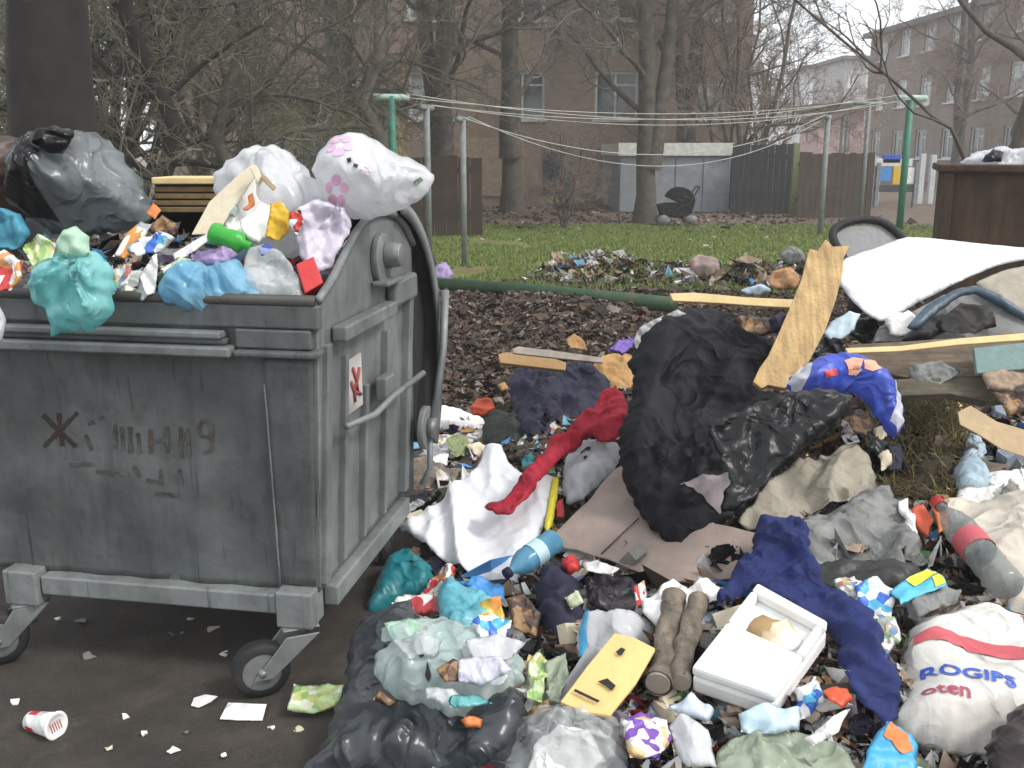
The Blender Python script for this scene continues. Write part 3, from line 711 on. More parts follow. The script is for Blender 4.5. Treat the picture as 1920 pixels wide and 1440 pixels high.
# playground panel with coloured pieces
Yp = 29.; root = thing('play_panel', 'blue white and yellow playground panel past the green post', 'playground panel', at(1680, 400, Yp) * [1, 1, 0])
for (a_, b_, c_, d_, m_, nm) in ((1640, 1712, 298, 312, WFRAME, 'top_board'), (1655, 1690, 290, 306, BLUE, 'blue_board'), (1648, 1672, 314, 340, MBLUE, 'side_board'), (1673, 1690, 312, 346, YELL, 'yellow_board'), (1690, 1716, 314, 345, WHITEP, 'white_board'), (1640, 1716, 347, 360, mat('dark_plinth', (.05, .05, .06), .8), 'plinth')):
    a3, b3 = at(a_, d_, Yp), at(b_, c_, Yp); MB().box((a3[0], Yp, a3[2]), (b3[0], Yp + .08, b3[2])).build(nm, m_, root, bevel=.01)
for x_ in (1642, 1714):
    a3 = at(x_, 380, Yp); MB().box((a3[0] - .05, Yp - .04, 0), (a3[0] + .05, Yp + .1, at(x_, 305, Yp)[2])).build('leg', GREYPAINT, root)
for x_, t_ in ((1722, 288), (1742, 290), (1640, 296)):
    a3 = at(x_, 380, 31.); MB().box((a3[0] - .08, 30.9, 0), (a3[0] + .08, 31.06, at(x_, t_, 31.)[2])).build('white_post', WPLASTER, bevel=.01)
    setp(bpy.context.scene.objects['white_post' + ('' if x_ == 1722 else ('.001' if x_ == 1742 else '.002'))], 'square white painted post around the playground', 'post', 'white playground posts')

# ------------------------------------------------------------------ clothes posts and lines
tops = {}
def cpost(key, px, base, top, m, arm, label, rad=.03, ayaw=0.):
    g = gnd(px, base); Y = g[1]; z = at(px, top, Y)[2]; root = thing('clothes_post', label, 'post', (g[0], Y, 0), None)
    MB().tube([(g[0], Y, -.1), (g[0], Y, z)], rad, 10).build('pole', m, root, True)
    ca, sa = math.cos(R(ayaw)), math.sin(R(ayaw))
    MB().tube([(g[0] - arm * ca, Y - arm * sa, z - .02), (g[0] + arm * ca, Y + arm * sa, z - .02)], rad * .9, 8).build('crossbar', m if m is not GPAINT else mat('pale_green_paint', (.36, .48, .42), .6), root, True)
    for sgn in (-1, 1): MB().tube([(g[0] + sgn * arm * .9 * ca, Y + sgn * arm * .9 * sa, z - .02), (g[0] + sgn * arm * .9 * ca, Y + sgn * arm * .9 * sa, z + .06)], .008, 6).build('hook', STEEL, root)
    tops[key] = [(g[0] - arm * .9 * ca, Y - arm * .9 * sa, z + .03), (g[0] + arm * .9 * ca, Y + arm * .9 * sa, z + .03)]
cpost('a', 742, 490, 180, GPAINT, .26, 'green clothes post with pale crossbar near the white flowered bag', .055, 10)
cpost('b', 805, 478, 200, GREYPAINT, .16, 'grey clothes post with short arm next to the green one', .05, 60)
cpost('c', 871, 500, 222, GREYPAINT, .14, 'slim grey clothes post standing by the lawn edge', .042, 60)
cpost('d', 1537, 442, 218, GREYPAINT, .16, 'grey clothes post by the brown fence with stubby crossbar', .05, 60)
cpost('e', 1612, 425, 192, GREYPAINT, .42, 'thin grey clothes post with wide arm before the fence end', .04, 25)
cpost('f', 1686, 430, 182, GPAINT, .36, 'tall green clothes post near the rusty skip', .07, 15)
LINEM = mat('clothes_line', (.42, .42, .38), .7)
for a_, b_, sag, lb in (('a', 'f', .32, 'clothes line strung between the two green posts'), ('b', 'e', .3, 'clothes line strung between the short armed and the wide armed grey posts'), ('c', 'd', .62, 'clothes line strung between the slim post and the stubby one')):
    for s_ in (0, 1):
        p, q = np.array(tops[a_][s_]), np.array(tops[b_][s_])
        P = [p + (q - p) * t - np.array([0, 0, sag * (1 + .3 * s_) * 4 * t * (1 - t)]) for t in np.linspace(0, 1, 25)]
        setp(MB().tube(P, .0075, 5).build('clothes_line', LINEM, smooth=True), lb, 'clothes line', 'pair of ' + lb)

# ------------------------------------------------------------------ bare trees
def unit(v): return v / (np.linalg.norm(v, axis=-1, keepdims=True) + 1e-9)
def grow(P, Rd, m, n, lr, ang, up, wig, rmin, tmin=.25, tr=.55, taper=.35):
    """m children on every parent polyline; all levels are arrays"""
    N, k, _ = P.shape; t = nrg.uniform(tmin, 1, (N, m)); t[:, 0] = 1 - .03 * nrg.random(N)
    f = t * (k - 1); i = np.clip(f.astype(int), 0, k - 2); fr = (f - i)[..., None]; r_ = np.arange(N)[:, None]
    st = P[r_, i] * (1 - fr) + P[r_, i + 1] * fr; tg = unit(P[r_, i + 1] - P[r_, i]); rp = Rd[r_, i] * (1 - fr[..., 0]) + Rd[r_, i + 1] * fr[..., 0]
    L = np.linalg.norm(np.diff(P, axis=1), axis=2).sum(1)[:, None] * lr * nrg.uniform(.55, 1.2, (N, m)) * (1.15 - .5 * t)
    rnd = unit(nrg.normal(0, 1, (N, m, 3))); side = unit(rnd - tg * (rnd * tg).sum(-1, keepdims=True)); a = nrg.normal(ang, ang * .3, (N, m))[..., None]
    d = unit(tg * np.cos(a) + side * np.sin(a)).reshape(-1, 3); st = st.reshape(-1, 3); L = L.reshape(-1); r0 = np.maximum(rmin, rp.reshape(-1) * tr)
    Q = [st]; step = (L / (n - 1))[:, None]
    for _ in range(n - 1):
        d = unit(d + nrg.normal(0, wig, d.shape) + np.array([0, 0, up])); Q.append(Q[-1] + d * step)
    rr = r0[:, None] * np.linspace(1, taper, n)[None]
    return np.stack(Q, 1), rr
def tubes(P, Rd, k):
    N, n, _ = P.shape; tg = unit(np.gradient(P, axis=1)); ref = np.where(np.abs(tg[..., 2:]) > .9, np.array([1., 0, 0]), np.array([0, 0, 1.]))
    u = unit(np.cross(tg, ref)); v = np.cross(tg, u); a = np.arange(k) * 2 * math.pi / k
    V = P[:, :, None] + Rd[:, :, None, None] * (np.cos(a)[:, None] * u[:, :, None] + np.sin(a)[:, None] * v[:, :, None])
    b = (np.arange(N) * n * k)[:, None, None] + (np.arange(n - 1) * k)[None, :, None]; j = np.arange(k)[None, None]; j2 = (j + 1) % k
    Fc = np.stack([b + j, b + j2, b + k + j2, b + k + j], -1).reshape(-1, 4)
    return V.reshape(-1, 3), Fc
def joinm(parts):
    V = []; Fc = []; b = 0
    for v, f in parts: V.append(v); Fc.append(f + b); b += len(v)
    return np.vstack(V), np.vstack(Fc)
def tree_proto(trunks, r0, spec, twigrad=.006):
    """trunks = polylines (same count); spec = list of grow args"""
    P = np.array(trunks, float); n = P.shape[1]; Rd = np.array([np.linspace(1, .42, n) * r for r in r0]); Rd[:, 0] *= 1.35
    lv = [(P, Rd)]
    for s in spec: lv.append(grow(*lv[-1], *s))
    tr = joinm([tubes(*lv[0], 14), tubes(*lv[1], 7)]); crn = joinm([tubes(*l, 5 if i == 0 else 3) for i, l in enumerate(lv[2:])])
    return tr, crn
def poly(pts, n=9, wob=.0):
    pts = np.array(pts, float); t = np.linspace(0, len(pts) - 1, n); i = np.clip(t.astype(int), 0, len(pts) - 2); f = (t - i)[:, None]
    Q = pts[i] * (1 - f) + pts[i + 1] * f; Q[1:] += nrg.normal(0, wob, (n - 1, 3)) * [1, 1, .2]; return Q
def put_tree(name, label, cat, proto, loc, sc, rz, bm_, tm, group=None, cache={}):
    root = thing(name, label, cat, loc, group); root.scale = (sc, sc, sc); root.rotation_euler = (0, 0, rz)
    for part, (V, Fc), m in (('trunk', proto[0], bm_), ('crown', proto[1], tm)):
        key = (id(proto), part, m.name)
        if key not in cache:
            q = raw(part, V, Fc, m, org=(0, 0, 0)); cache[key] = q.data; bpy.data.objects.remove(q)
        ob = bpy.data.objects.new(part, cache[key]); COL.objects.link(ob); ob.parent = root
    return root
# m, n, length ratio, angle, up, wiggle
T1 = tree_proto([poly([(0, 0, -.2), (.05, 0, 2), (-.25, 0, 6), (-.5, .2, 11)], 9, .06), poly([(.1, 0, 1.2), (.35, 0, 3), (.7, 0, 6.5), (1.1, -.2, 10.5)], 9, .06)], (.24, .19),
                [(14, 7, .40, .95, .05, .16, .012, .25, .36), (10, 6, .5, .75, .03, .2, .009), (9, 5, .55, .7, -.01, .22, .007), (9, 4, .6, .7, -.03, .25, .006)])
T2 = tree_proto([poly([(.1 * a, .1 * b, -.2), (.5 * a, .5 * b, 1.6), (1.1 * a, 1.0 * b, 4.5)], 8, .08) for a, b in ((-1, .2), (.6, 1), (.9, -.6), (-.3, -1), (.1, .1))], (.07, .06, .06, .05, .08),
                [(9, 7, .5, .7, .04, .2, .01), (7, 6, .55, .7, .02, .24, .007), (7, 5, .6, .75, 0., .22, .0055), (5, 4, .6, .7, -.02, .24, .005)])
T3 = tree_proto([poly([(0, 0, -.2), (.12, 0, 1.0), (-.05, .1, 2.1), (.35, 0, 3.6), (.2, 0, 6)], 9, .08)], (.17,),
                [(14, 8, .5, .9, .06, .2, .012, .3, .42), (9, 6, .55, .8, .03, .22, .008, .25, .5), (8, 5, .55, .75, .0, .24, .006), (8, 4, .6, .7, -.02, .26, .005)])
T4 = tree_proto([poly([(0, 0, -.2), (.0, 0, 2), (.1, 0, 4), (.0, 0, 8)], 9, .03)], (.40,),
                [(10, 8, .45, 1.0, .12, .12, .03, .62), (6, 6, .5, .8, 0., .22, .012), (6, 5, .55, .7, -.02, .25, .007)])
T5 = tree_proto([poly([(0, 0, 0), (.03, 0, .7), (.25, 0, 1.6), (.45, 0, 3.2), (.4, .1, 5)], 9, .03), poly([(0, 0, .85), (-.29, 0, 1.22), (-.5, .1, 1.38), (-.95, .1, 1.74), (-1.5, .2, 2.2)], 9, .02), poly([(.05, 0, .9), (.45, 0, 1.7), (.95, 0, 2.8), (1.3, 0, 4.3), (1.5, 0, 5)], 9, .03)], (.062, .015, .045),
                [(7, 7, .34, .7, .08, .16, .009), (4, 6, .5, .65, .04, .2, .005), (4, 5, .55, .6, .0, .22, .003)])
def tr(px, base, Y=None, z=0.):
    g = gnd(px, base) if Y is None else at(px, base, Y); return (g[0], g[1], z)
put_tree('bare_tree', 'tall bare twin stemmed tree standing on the lawn before the garage', 'tree', T1, tr(1208, 418), 1.0, R(0), BARK, TWIG)
put_tree('old_tree', 'massive dark old tree trunk behind the container', 'tree', T4, tr(108, 300, 8.2), 1.0, R(40), DBARK, TWIG)
put_tree('gnarled_tree', 'gnarled bare tree with twisting limbs before the yellow outbuilding', 'tree', T3, tr(418, 300, 14.5), .85, R(20), BARK, TWIGG)
put_tree('gnarled_tree', 'smaller leaning bare tree beside the massive dark trunk', 'tree', T3, tr(325, 300, 12), .85, R(200), DBARK, TWIGG)
put_tree('branching_tree', 'bare tree with long open limbs rising behind the rusty skip', 'tree', T5, (at(1862, 300, 9.2)[0], 9.2, .1), 1.38, R(0), BARK, TWIG)
for i, (px, Y, s_, rz, pr, bm_, tm, lb) in enumerate((
    (185, 17, 1.2, 10, T2, BARK, TWIGG, 'olive brown thicket of bare stems peeping past the old trunk'),
    (240, 15, 1.3, 100, T2, DBARK, TWIGG, 'dark bare thicket directly beside the old trunk'),
    (700, 20, 1.2, 60, T3, BARK, TWIGG, 'bare tree rising behind the green clothes post with pale crossbar'),
    (830, 23, 1.15, 130, T1, BARK, TWIG, 'bare grey tree between the plank shed and the brick house'),
    (960, 27, 1.2, 250, T1, BARK, TWIG, 'bare grey tree close to the blue house door'),
    (640, 27, 1.2, 300, T1, BARK, TWIG, 'bare grey tree against the left windows of the brick house'),
    (1385, 29, 1.35, 170, T2, BARK, TWIGP, 'brownish bare crown above the white fascia of the garage'),
    (1290, 31, 1.0, 200, T1, BARK, TWIGP, 'tall brown twigged tree behind the garage roof'),
    (1425, 34, 1.0, 20, T2, BARK, TWIGP, 'rounded brown twiggy tree above the dark blue fence'),
    (60, 18, 1.3, 45, T2, DBARK, TWIGG, 'thicket half hidden by the massive dark trunk'),
    (400, 20, 1.5, 200, T2, BARK, TWIGG, 'tall olive thicket behind the gnarled tree'),
    (1795, 40, .9, 90, T1, BARK, TWIGP, 'bare tree standing before the reddish brick block'),
    (1900, 30, 1.0, 320, T3, BARK, TWIGP, 'brown branched tree between the red block and the skip'),
    (1060, 21, .42, 80, T2, BARK, TWIGP, 'low bare bush by the tan wall panel'))):
    put_tree('bare_tree' if (pr is T1 or pr is T3) else 'bare_shrub', lb, 'tree' if (pr is T1 or pr is T3) else 'shrub', pr, tr(px, 300, Y), s_, R(rz), bm_, tm)

# ================================================================== CONTAINER
CA = R(-10.); CO = np.array([at(597, 660, 2.72)[0], 2.72, 0.])
def cf(q): 
    ca, sa = math.cos(CA), math.sin(CA); return (CO[0] + q[0] * ca - q[1] * sa, CO[1] + q[0] * sa + q[1] * ca, q[2])
con = thing('refuse_container', 'dented grey steel four wheeled refuse container heaped with rubbish, lid rolled back', 'container', cf((-.6, .5, 0)))
CW, CD, ZB, ZR = 1.22, .98, .30, 1.19
def dent(x, z, s): return .010 * vn(x * 3.1, z * 3.1, s) + .005 * vn(x * 8, z * 8, s)
def panel(name, fx, nu, nv, th, m, nrm):
    """curved panel fx(u,v)->local point, with thickness along nrm (inwards)"""
    V = []; 
    for j in range(nv + 1):
        for i in range(nu + 1): V.append(np.array(fx(i / nu, j / nv), float))
    n = len(V); V2 = [v + np.array(nrm) * th for v in V]; W_ = nu + 1
    Fc = [(j * W_ + i, j * W_ + i + 1, (j + 1) * W_ + i + 1, (j + 1) * W_ + i) for j in range(nv) for i in range(nu)]
    Fc += [tuple(k + n for k in f)[::-1] for f in list(Fc)]
    bd = [i for i in range(W_)] + [j * W_ + nu for j in range(1, nv + 1)] + [nv * W_ + i for i in range(nu - 1, -1, -1)] + [j * W_ for j in range(nv - 1, 0, -1)]
    Fc += [(bd[k], bd[k - 1], bd[k - 1] + n, bd[k] + n) for k in range(len(bd))]
    return raw(name, [cf(v) for v in V + V2], Fc, m, con)
tap = lambda z: .045 * (1 - (z - ZB) / (ZR - ZB))           # walls lean in towards the floor
panel('front_panel', lambda u, v: (-CW + tap(ZB + v * (ZR - ZB)) + u * (CW - 2 * tap(ZB + v * (ZR - ZB))), tap(ZB + v * (ZR - ZB)) * .9 + dent(u * CW, v * .9, 1.) - .004 * math.sin(u * 40), ZB + v * (ZR - ZB)), 60, 40, .006, CSTEEL, (0, 1, 0))
panel('back_panel', lambda u, v: (-CW + u * CW, CD - tap(ZB + v * .85) + .002, ZB + v * .85), 8, 6, .006, CSTEEL, (0, -1, 0))
MB().box((-CW + .05, .045, ZB - .003), (-.05, CD - .05, ZB + .02), cf).build('floor_panel', CSTEEL, con)
# end walls with the arched ear that carries the roll lid
def ear(y): 
    pr = [(0, 1.19), (.04, 1.205), (.12, 1.235), (.22, 1.29), (.32, 1.345), (.42, 1.378), (.54, 1.395), (.66, 1.395), (.78, 1.375), (.88, 1.335), (.98, 1.26)]
    return float(np.interp(y, [a for a, _ in pr], [b for _, b in pr]))
for sx in (0, 1):
    X = (lambda z: -tap(z)) if sx == 0 else (lambda z: -CW + tap(z))
    def fx(u, v):
        y = u * CD; zt = ear(y); z = ZB + v * (zt - ZB); yy = tap(min(z, ZR)) * .9 + u * (CD - tap(min(z, ZR)) * 1.8)
        return (X(min(z, ZR)) + (dent(y, z, 5.) * .6), yy, z)
    panel('side_panel', fx, 40, 40, .006, CSTEEL2 if sx == 0 else CSTEEL, (-1 if sx == 0 else 1, 0, 0))  # near side in the paler steel: light from the right put into its colour
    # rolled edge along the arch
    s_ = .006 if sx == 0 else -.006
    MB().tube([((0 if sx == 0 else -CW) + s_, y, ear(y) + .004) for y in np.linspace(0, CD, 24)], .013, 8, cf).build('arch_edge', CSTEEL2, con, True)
# front rim, ledges and ribs
MB().tube([(-CW, -.012, ZR + .004), (.0, -.012, ZR + .004)], .017, 10, cf).build('front_rim', mat('dark_rim', (.05, .05, .048), .6, .3), con, True)
def rail(name, x0, x1, y0, y1, z0, z1, m, bev=.006):
    return MB().box((x0, y0, z0), (x1, y1, z1), cf).build(name, m, con, bevel=bev)
rail('top_band', -CW - .02, .012, -.022, .014, 1.115, 1.182, CSTEEL)
rail('upper_ledge', -CW - .02, -.27, -.05, .012, 1.085, 1.106, CSTEEL2)
rail('lower_ledge', -CW - .02, -.24, -.062, .02, 1.035, 1.064, CSTEEL2)
rail('ledge_face', -CW - .02, -.262, -.034, .016, 1.066, 1.084, CSTEEL)
rail('corner_ledge', -.235, .012, -.05, .02, 1.036, 1.055, CSTEEL)
rail('corner_face', -.236, -.012, -.026, .013, 1.057, 1.113, CSTEEL)
# corner sheet, slightly proud, with weld line
panel('corner_panel', lambda u, v: (-.165 + u * (.155 - tap(ZB + v * .72)), tap(ZB + v * .72) * .9 - .010 + .003 * vn(u * 3, v * 5), ZB + .02 + v * .71), 10, 24, .008, CSTEEL, (0, 1, 0))
MB().tube([(-.168, tap(.32 + k * .07) * .9 - .008, .32 + k * .07) for k in range(10)], .0035, 6, cf).build('weld_line', CSTEEL2, con, True)
# bottom rail and corner shoes
rail('bottom_rail', -.955, -.17, -.005, .05, .235, .298, CSTEEL2)
for x in (-.165, -1.075): rail('corner_shoe', x, x + .115, -.022, .08, .20, .315, CSTEEL2)
rail('side_rail', -.06, -.012, .10, CD - .06, .225, .292, CSTEEL2)
# side wall: pressed posts, cross bar, sticker, latch
for y0, y1, z0, z1, t in ((.045, .085, .32, 1.06, .018), (.20, .225, .33, 1.0, .02), (.40, .425, .33, .86, .02), (.62, .65, .33, 1.0, .022), (.86, .91, .33, 1.08, .03)):
    V = [(-tap(z) - .004 + dx, yy, z) for z in (z0, z1) for dx in (0, t + .006) for yy in (y0, y1)]
    MB().add([cf(v) for v in V], [(0, 1, 3, 2), (4, 6, 7, 5), (0, 4, 5, 1), (2, 3, 7, 6), (0, 2, 6, 4), (1, 5, 7, 3)]).build('side_rib', CSTEEL2, con, bevel=.004)
rail('lifting_bar', .004, .05, .10, .62, 1.06, 1.105, CSTEEL2)
rail('bar_bracket', .004, .045, .64, .90, 1.08, 1.17, CSTEEL2, .012)
rail('latch_block', .0, .04, .5, .60, .78, .86, CSTEEL2)
MB().tube([(.03, .12, .80), (.06, .3, .79), (.06, .5, .80), (.09, .78, .82)], .011, 8, cf).build('latch_rod', CSTEEL2, con, True)
st = MB().box((-.02, .245, .80), (-.006, .385, .97), cf).build('sticker', mat('sticker_white', (.48, .46, .44), .6, dirt=.3), con)
for k, (a, b) in enumerate((((.29, .94), (.33, .85)), ((.35, .93), (.30, .87)), ((.30, .86), (.36, .84)), ((.27, .90), (.30, .83)))):
    MB().tube([(-.003, a[0], a[1]), (-.003, (a[0] + b[0]) / 2 + .01, (a[1] + b[1]) / 2), (-.003, b[0], b[1])], .006, 6, cf).build('sticker_mark', mat('sticker_red', (.30, .06, .06), .7), st, True)
# hub of the roll lid on the ear
MB().tube([(-.002, .58, 1.25), (.022, .58, 1.25)], .085, 24, cf).build('hub_plate', CSTEEL2, con, True, bevel=.004)
MB().tube([(.022, .60, 1.262), (.075, .60, 1.262)], [.046, .038], 18, cf).build('hub', STEEL, con, True, bevel=.004)
rail('hub_lip', .0, .06, .49, .66, 1.168, 1.185, CSTEEL2)
# rolled back lid: curved sheet round the hub axis
lc = (.62, .80)
lid = []
def arc(r, x, a0=78, a1=-34, n=26): return [(x, lc[0] + r * math.cos(R(a)), lc[1] + r * math.sin(R(a))) for a in np.linspace(a0, a1, n)]
def shell(name, r0, r1, x0, x1, m, a0=78, a1=-34):
    A = arc(r0, x0, a0, a1) + arc(r1, x0, a0, a1) + arc(r0, x1, a0, a1) + arc(r1, x1, a0, a1); n = 26; Fc = []
    for i in range(n - 1):
        for a, b in ((0, 1), (1, 3), (3, 2), (2, 0)): Fc.append((a * n + i, a * n + i + 1, b * n + i + 1, b * n + i))
    Fc += [(0, n, 3 * n, 2 * n), (n - 1, 3 * n - 1, 4 * n - 1, 2 * n - 1)]
    o = raw(name, [cf(p) for p in A], Fc, m, con); bm = bmesh.new(); bm.from_mesh(o.data); bmesh.ops.recalc_face_normals(bm, faces=bm.faces); bm.to_mesh(o.data); bm.free()
    return o
ls = shell('lid', .628, .640, -CW - .02, .03, [CSTEEL2]); 
shell('lid_inner_shade', .618, .626, -CW, .02, DARKIN)  # near-black inner skin: shade inside the lid put into the colour
shell('lid_flange', .60, .643, .031, .044, CSTEEL2)
shell('lid_gap_shade', .30, .598, -.03, -.018, DARKIN, 40, -34)  # near-black plate standing in for the shaded gap between wall and lid
MB().tube([(.07, 1.21, 1.06), (.075, 1.14, .84), (.07, .99, .58)], .016, 8, cf).build('lid_lever', CSTEEL2, con, True)
MB().tube([(.03, .97, .56), (.055, .97, .56)], .085, 22, cf).build('lever_disc', CSTEEL2, con, True, bevel=.004)
MB().tube([(.056, .97, .56), (.085, .97, .56)], .04, 16, cf).build('lever_boss', STEEL, con, True)
MB().tube([(.06, .97, .56), (.062, .955, .40), (.035, .93, .34)], .012, 8, cf).build('lever_rod', CSTEEL2, con, True)
# castors
def castor(x, y, yaw, tx=0., ty=0.):
    c = np.array([x + tx, y + ty, .088]); ca, sa = math.cos(yaw), math.sin(yaw); ox = -tx * ca - ty * sa; oy = tx * sa - ty * ca
    g = lambda q: cf((c[0] + q[0] * ca - q[1] * sa, c[1] + q[0] * sa + q[1] * ca, c[2] + q[2]))
    w_ = MB().tube([(-.026, 0, 0), (.026, 0, 0)], .062, 26, g).build('wheel', STEEL, con, True, bevel=.004)
    V = []; k = 28; prof = [(-.026, .058), (-.027, .078), (-.018, .087), (.018, .087), (.027, .078), (.026, .058)]
    Vv, Fc = lathe([(0, .058), (.02, .080), (.2, .087), (.8, .087), (.98, .080), (1, .058)], g((-.028, 0, 0)), g((.028, 0, 0)), 28)
    raw('tyre', Vv, Fc, RUBBER, w_)
    MB().tube([(-.043, 0, 0), (.043, 0, 0)], .012, 10, g).build('axle', STEEL, w_, True)
    fk = MB()
    for s in (-1, 1):
        a = .036 * s; b = a + .006 * s
        V = [g(q) for q in ((a, -.03, -.02), (a, .03, -.02), (a, oy + .05, .105), (a, oy - .05, .105), (b, -.03, -.02), (b, .03, -.02), (b, oy + .05, .105), (b, oy - .05, .105))]
        fk.add(V, [(0, 1, 2, 3), (7, 6, 5, 4), (0, 4, 5, 1), (1, 5, 6, 2), (2, 6, 7, 3), (3, 7, 4, 0)])
    fk.box((ox - .05, oy - .055, .1055), (ox + .05, oy + .055, .1115), g); fk.build('fork', CSTEEL2, con, bevel=.003)
castor(-.115, .03, R(-58), -.085, -.10); castor(-1.02, .03, R(-58), -.085, -.06); castor(-.13, CD - .10, R(40)); castor(-CW + .14, CD - .10, R(20))
# painted marks on the front: thin paint that follows the dented sheet
def front_y(x, z):
    u = (x + CW - tap(z)) / (CW - 2 * tap(z)); v = (z - ZB) / (ZR - ZB)
    return tap(z) * .9 + dent(u * CW, v * .9, 1.) - .004 * math.sin(u * 40)
def fpt(px, py, off):
    d = ray(px, py); yl = 0.
    e1 = np.array([math.cos(CA), math.sin(CA), 0]); e2 = np.array([-math.sin(CA), math.cos(CA), 0])
    for _ in range(5):
        t = ((yl - off) - (ORG - CO) @ e2) / (d @ e2); q = ORG + d * t - CO; yl = front_y(q @ e1, q[2])
    return ORG + d * t
def stroke(name, pts, wpx, m):
    P = np.array(pts, float); Q = []
    for a, b in zip(P[:-1], P[1:]):
        k = max(2, int(np.linalg.norm(b - a) / 5)); Q += [a + (b - a) * i / k for i in range(k)]
    Q.append(P[-1]); Q = np.array(Q); tg = np.gradient(Q, axis=0); tg /= np.linalg.norm(tg, axis=1)[:, None] + 1e-9; nn = np.stack([-tg[:, 1], tg[:, 0]], 1)
    wv = wpx * (1 + .35 * nz(Q[:, 0] * .2, Q[:, 1] * .2, 4))[:, None]
    V = [fpt(*p, .0025) for p in Q + nn * wv / 2] + [fpt(*p, .0025) for p in Q - nn * wv / 2]; n = len(Q)
    return V, [(i, i + 1, n + i + 1, n + i) for i in range(n - 1)]
def letter(strokes, w_, m, name='painted_letter'):
    mb = MB()
    for s in strokes: mb.add(*stroke('', s, w_, m))
    return mb.build(name, m, con)
letter([((80, 778), (108, 806), (142, 838)), ((145, 774), (112, 806), (82, 838)), ((110, 774), (112, 806), (116, 836))], 8, RUSTINK)
GHOST = mat('faded_paint', (.05, .05, .044), .9, .4, 30., dirt=.85, dirtcol=(.115, .122, .115)); RG = mat('faded_rust_paint', (.07, .052, .042), .9, .4, 30., dirt=.6, dirtcol=(.11, .12, .11))
for st_ in ([((165, 795), (175, 790))], [((185, 785), (195, 782))], [((160, 815), (172, 845))], [((215, 795), (216, 842))], [((228, 800), (230, 845))], [((243, 800), (245, 850))], [((258, 812), (262, 850))],
            [((130, 872), (175, 870))], [((180, 884), (240, 890))], [((250, 875), (262, 895))], [((275, 900), (300, 905)), ((300, 880), (305, 910))], [((335, 880), (340, 910))], [((290, 925), (335, 930))]): letter(st_, 7, GHOST)
for st_ in ([((282, 805), (283, 850)), ((283, 828), (312, 826)), ((312, 800), (314, 848))], [((338, 800), (340, 860)), ((340, 830), (352, 805)), ((352, 805), (354, 855))], [((372, 805), (378, 790), (392, 790), (398, 805), (392, 820), (378, 818), (372, 806)), ((398, 806), (396, 845), (380, 850))]): letter(st_, 7, RG)

# ------------------------------------------------------------------ rubbish in the container
LIT = [WHITEP, mat('l_grey', (.33, .33, .34), .7), CARD, MBLUE, BLACKP, mat('l_green', (.12, .3, .12), .6), mat('l_red', (.45, .05, .05), .6), W_MIX, YPAPER, SKYB, LILAC, W_CHOC]
def fill_h(x, y): return 1.10 + .12 * min(1, y / .5) + .05 * vn(x * 4, y * 4, 3) + .05 * math.sin(min(1, y / .9) * math.pi)
nx2, ny2 = 44, 34
V = [cf((-CW + .03 + (CW - .06) * i / nx2, .03 + (CD - .09) * j / ny2, fill_h(-CW + CW * i / nx2, CD * j / ny2))) for j in range(ny2 + 1) for i in range(nx2 + 1)]
Fc = [(j * (nx2 + 1) + i, j * (nx2 + 1) + i + 1, (j + 1) * (nx2 + 1) + i + 1, (j + 1) * (nx2 + 1) + i) for j in range(ny2) for i in range(nx2)]
setp(raw('packed_rubbish', V, Fc, mat('packed_rubbish', (.05, .05, .055), .7, palette=[(.1, .09, .08), (.16, .17, .18), (.03, .03, .03), (.12, .08, .05)], pscale=16)), 'packed rubbish filling the steel container', 'rubbish', kind='stuff')
pts = []
for _ in range(1500):
    x = nrg.uniform(-CW + .1, -.10); y = nrg.uniform(.08, CD - .13); pts.append(cf((x, y, fill_h(x, y))))
setp(flakes('loose_scraps', pts, .026, LIT, .8, 2., .5, mi=nrg.choice(len(LIT), len(pts), p=[.26, .14, .12, .06, .1, .04, .05, .08, .03, .05, .03, .04])), 'loose mixed scraps on top of the container load', 'scraps', kind='stuff')

def P_(*a, **k): return Puff(*a, **k)
# black tied bag, smoky see-through side
b = P_('rubbish_bag', 'tied black and smoky grey rubbish bag lying on top of the container load', 'bag', GREYBAG, [(12, 330), (40, 275), (75, 246), (120, 240), (180, 252), (228, 285), (262, 335), (283, 392), (262, 425), (205, 440), (120, 442), (55, 412), (18, 380)], tk=.17, edge=.16, Y=3.30, tilt=72, crum=(.013, 6.), res=.012, knot=(95, 268), pleat=.03)
b.decal('dark_patch', [[(20, 335), (60, 262), (118, 246), (130, 300), (108, 350), (128, 425), (70, 412), (25, 375)]], BLACKP, .005)
Puff('knot', None, None, BLACKP, [(60, 262), (72, 244), (105, 236), (135, 246), (128, 268), (104, 292), (80, 285)], tk=.05, edge=.04, Y=3.14, tilt=70, crum=(.02, 16), res=.009, parent=b.o)
P_('rubbish_bag', 'dark brown bag half out of view beside the smoky grey bag', 'bag', mat('brown_plastic', (.055, .03, .022), .45, .5, 5.), [(-60, 300), (-10, 262), (45, 262), (62, 300), (58, 370), (40, 420), (-60, 420)], tk=.13, edge=.12, Y=3.42, tilt=75, crum=(.02, 8.))
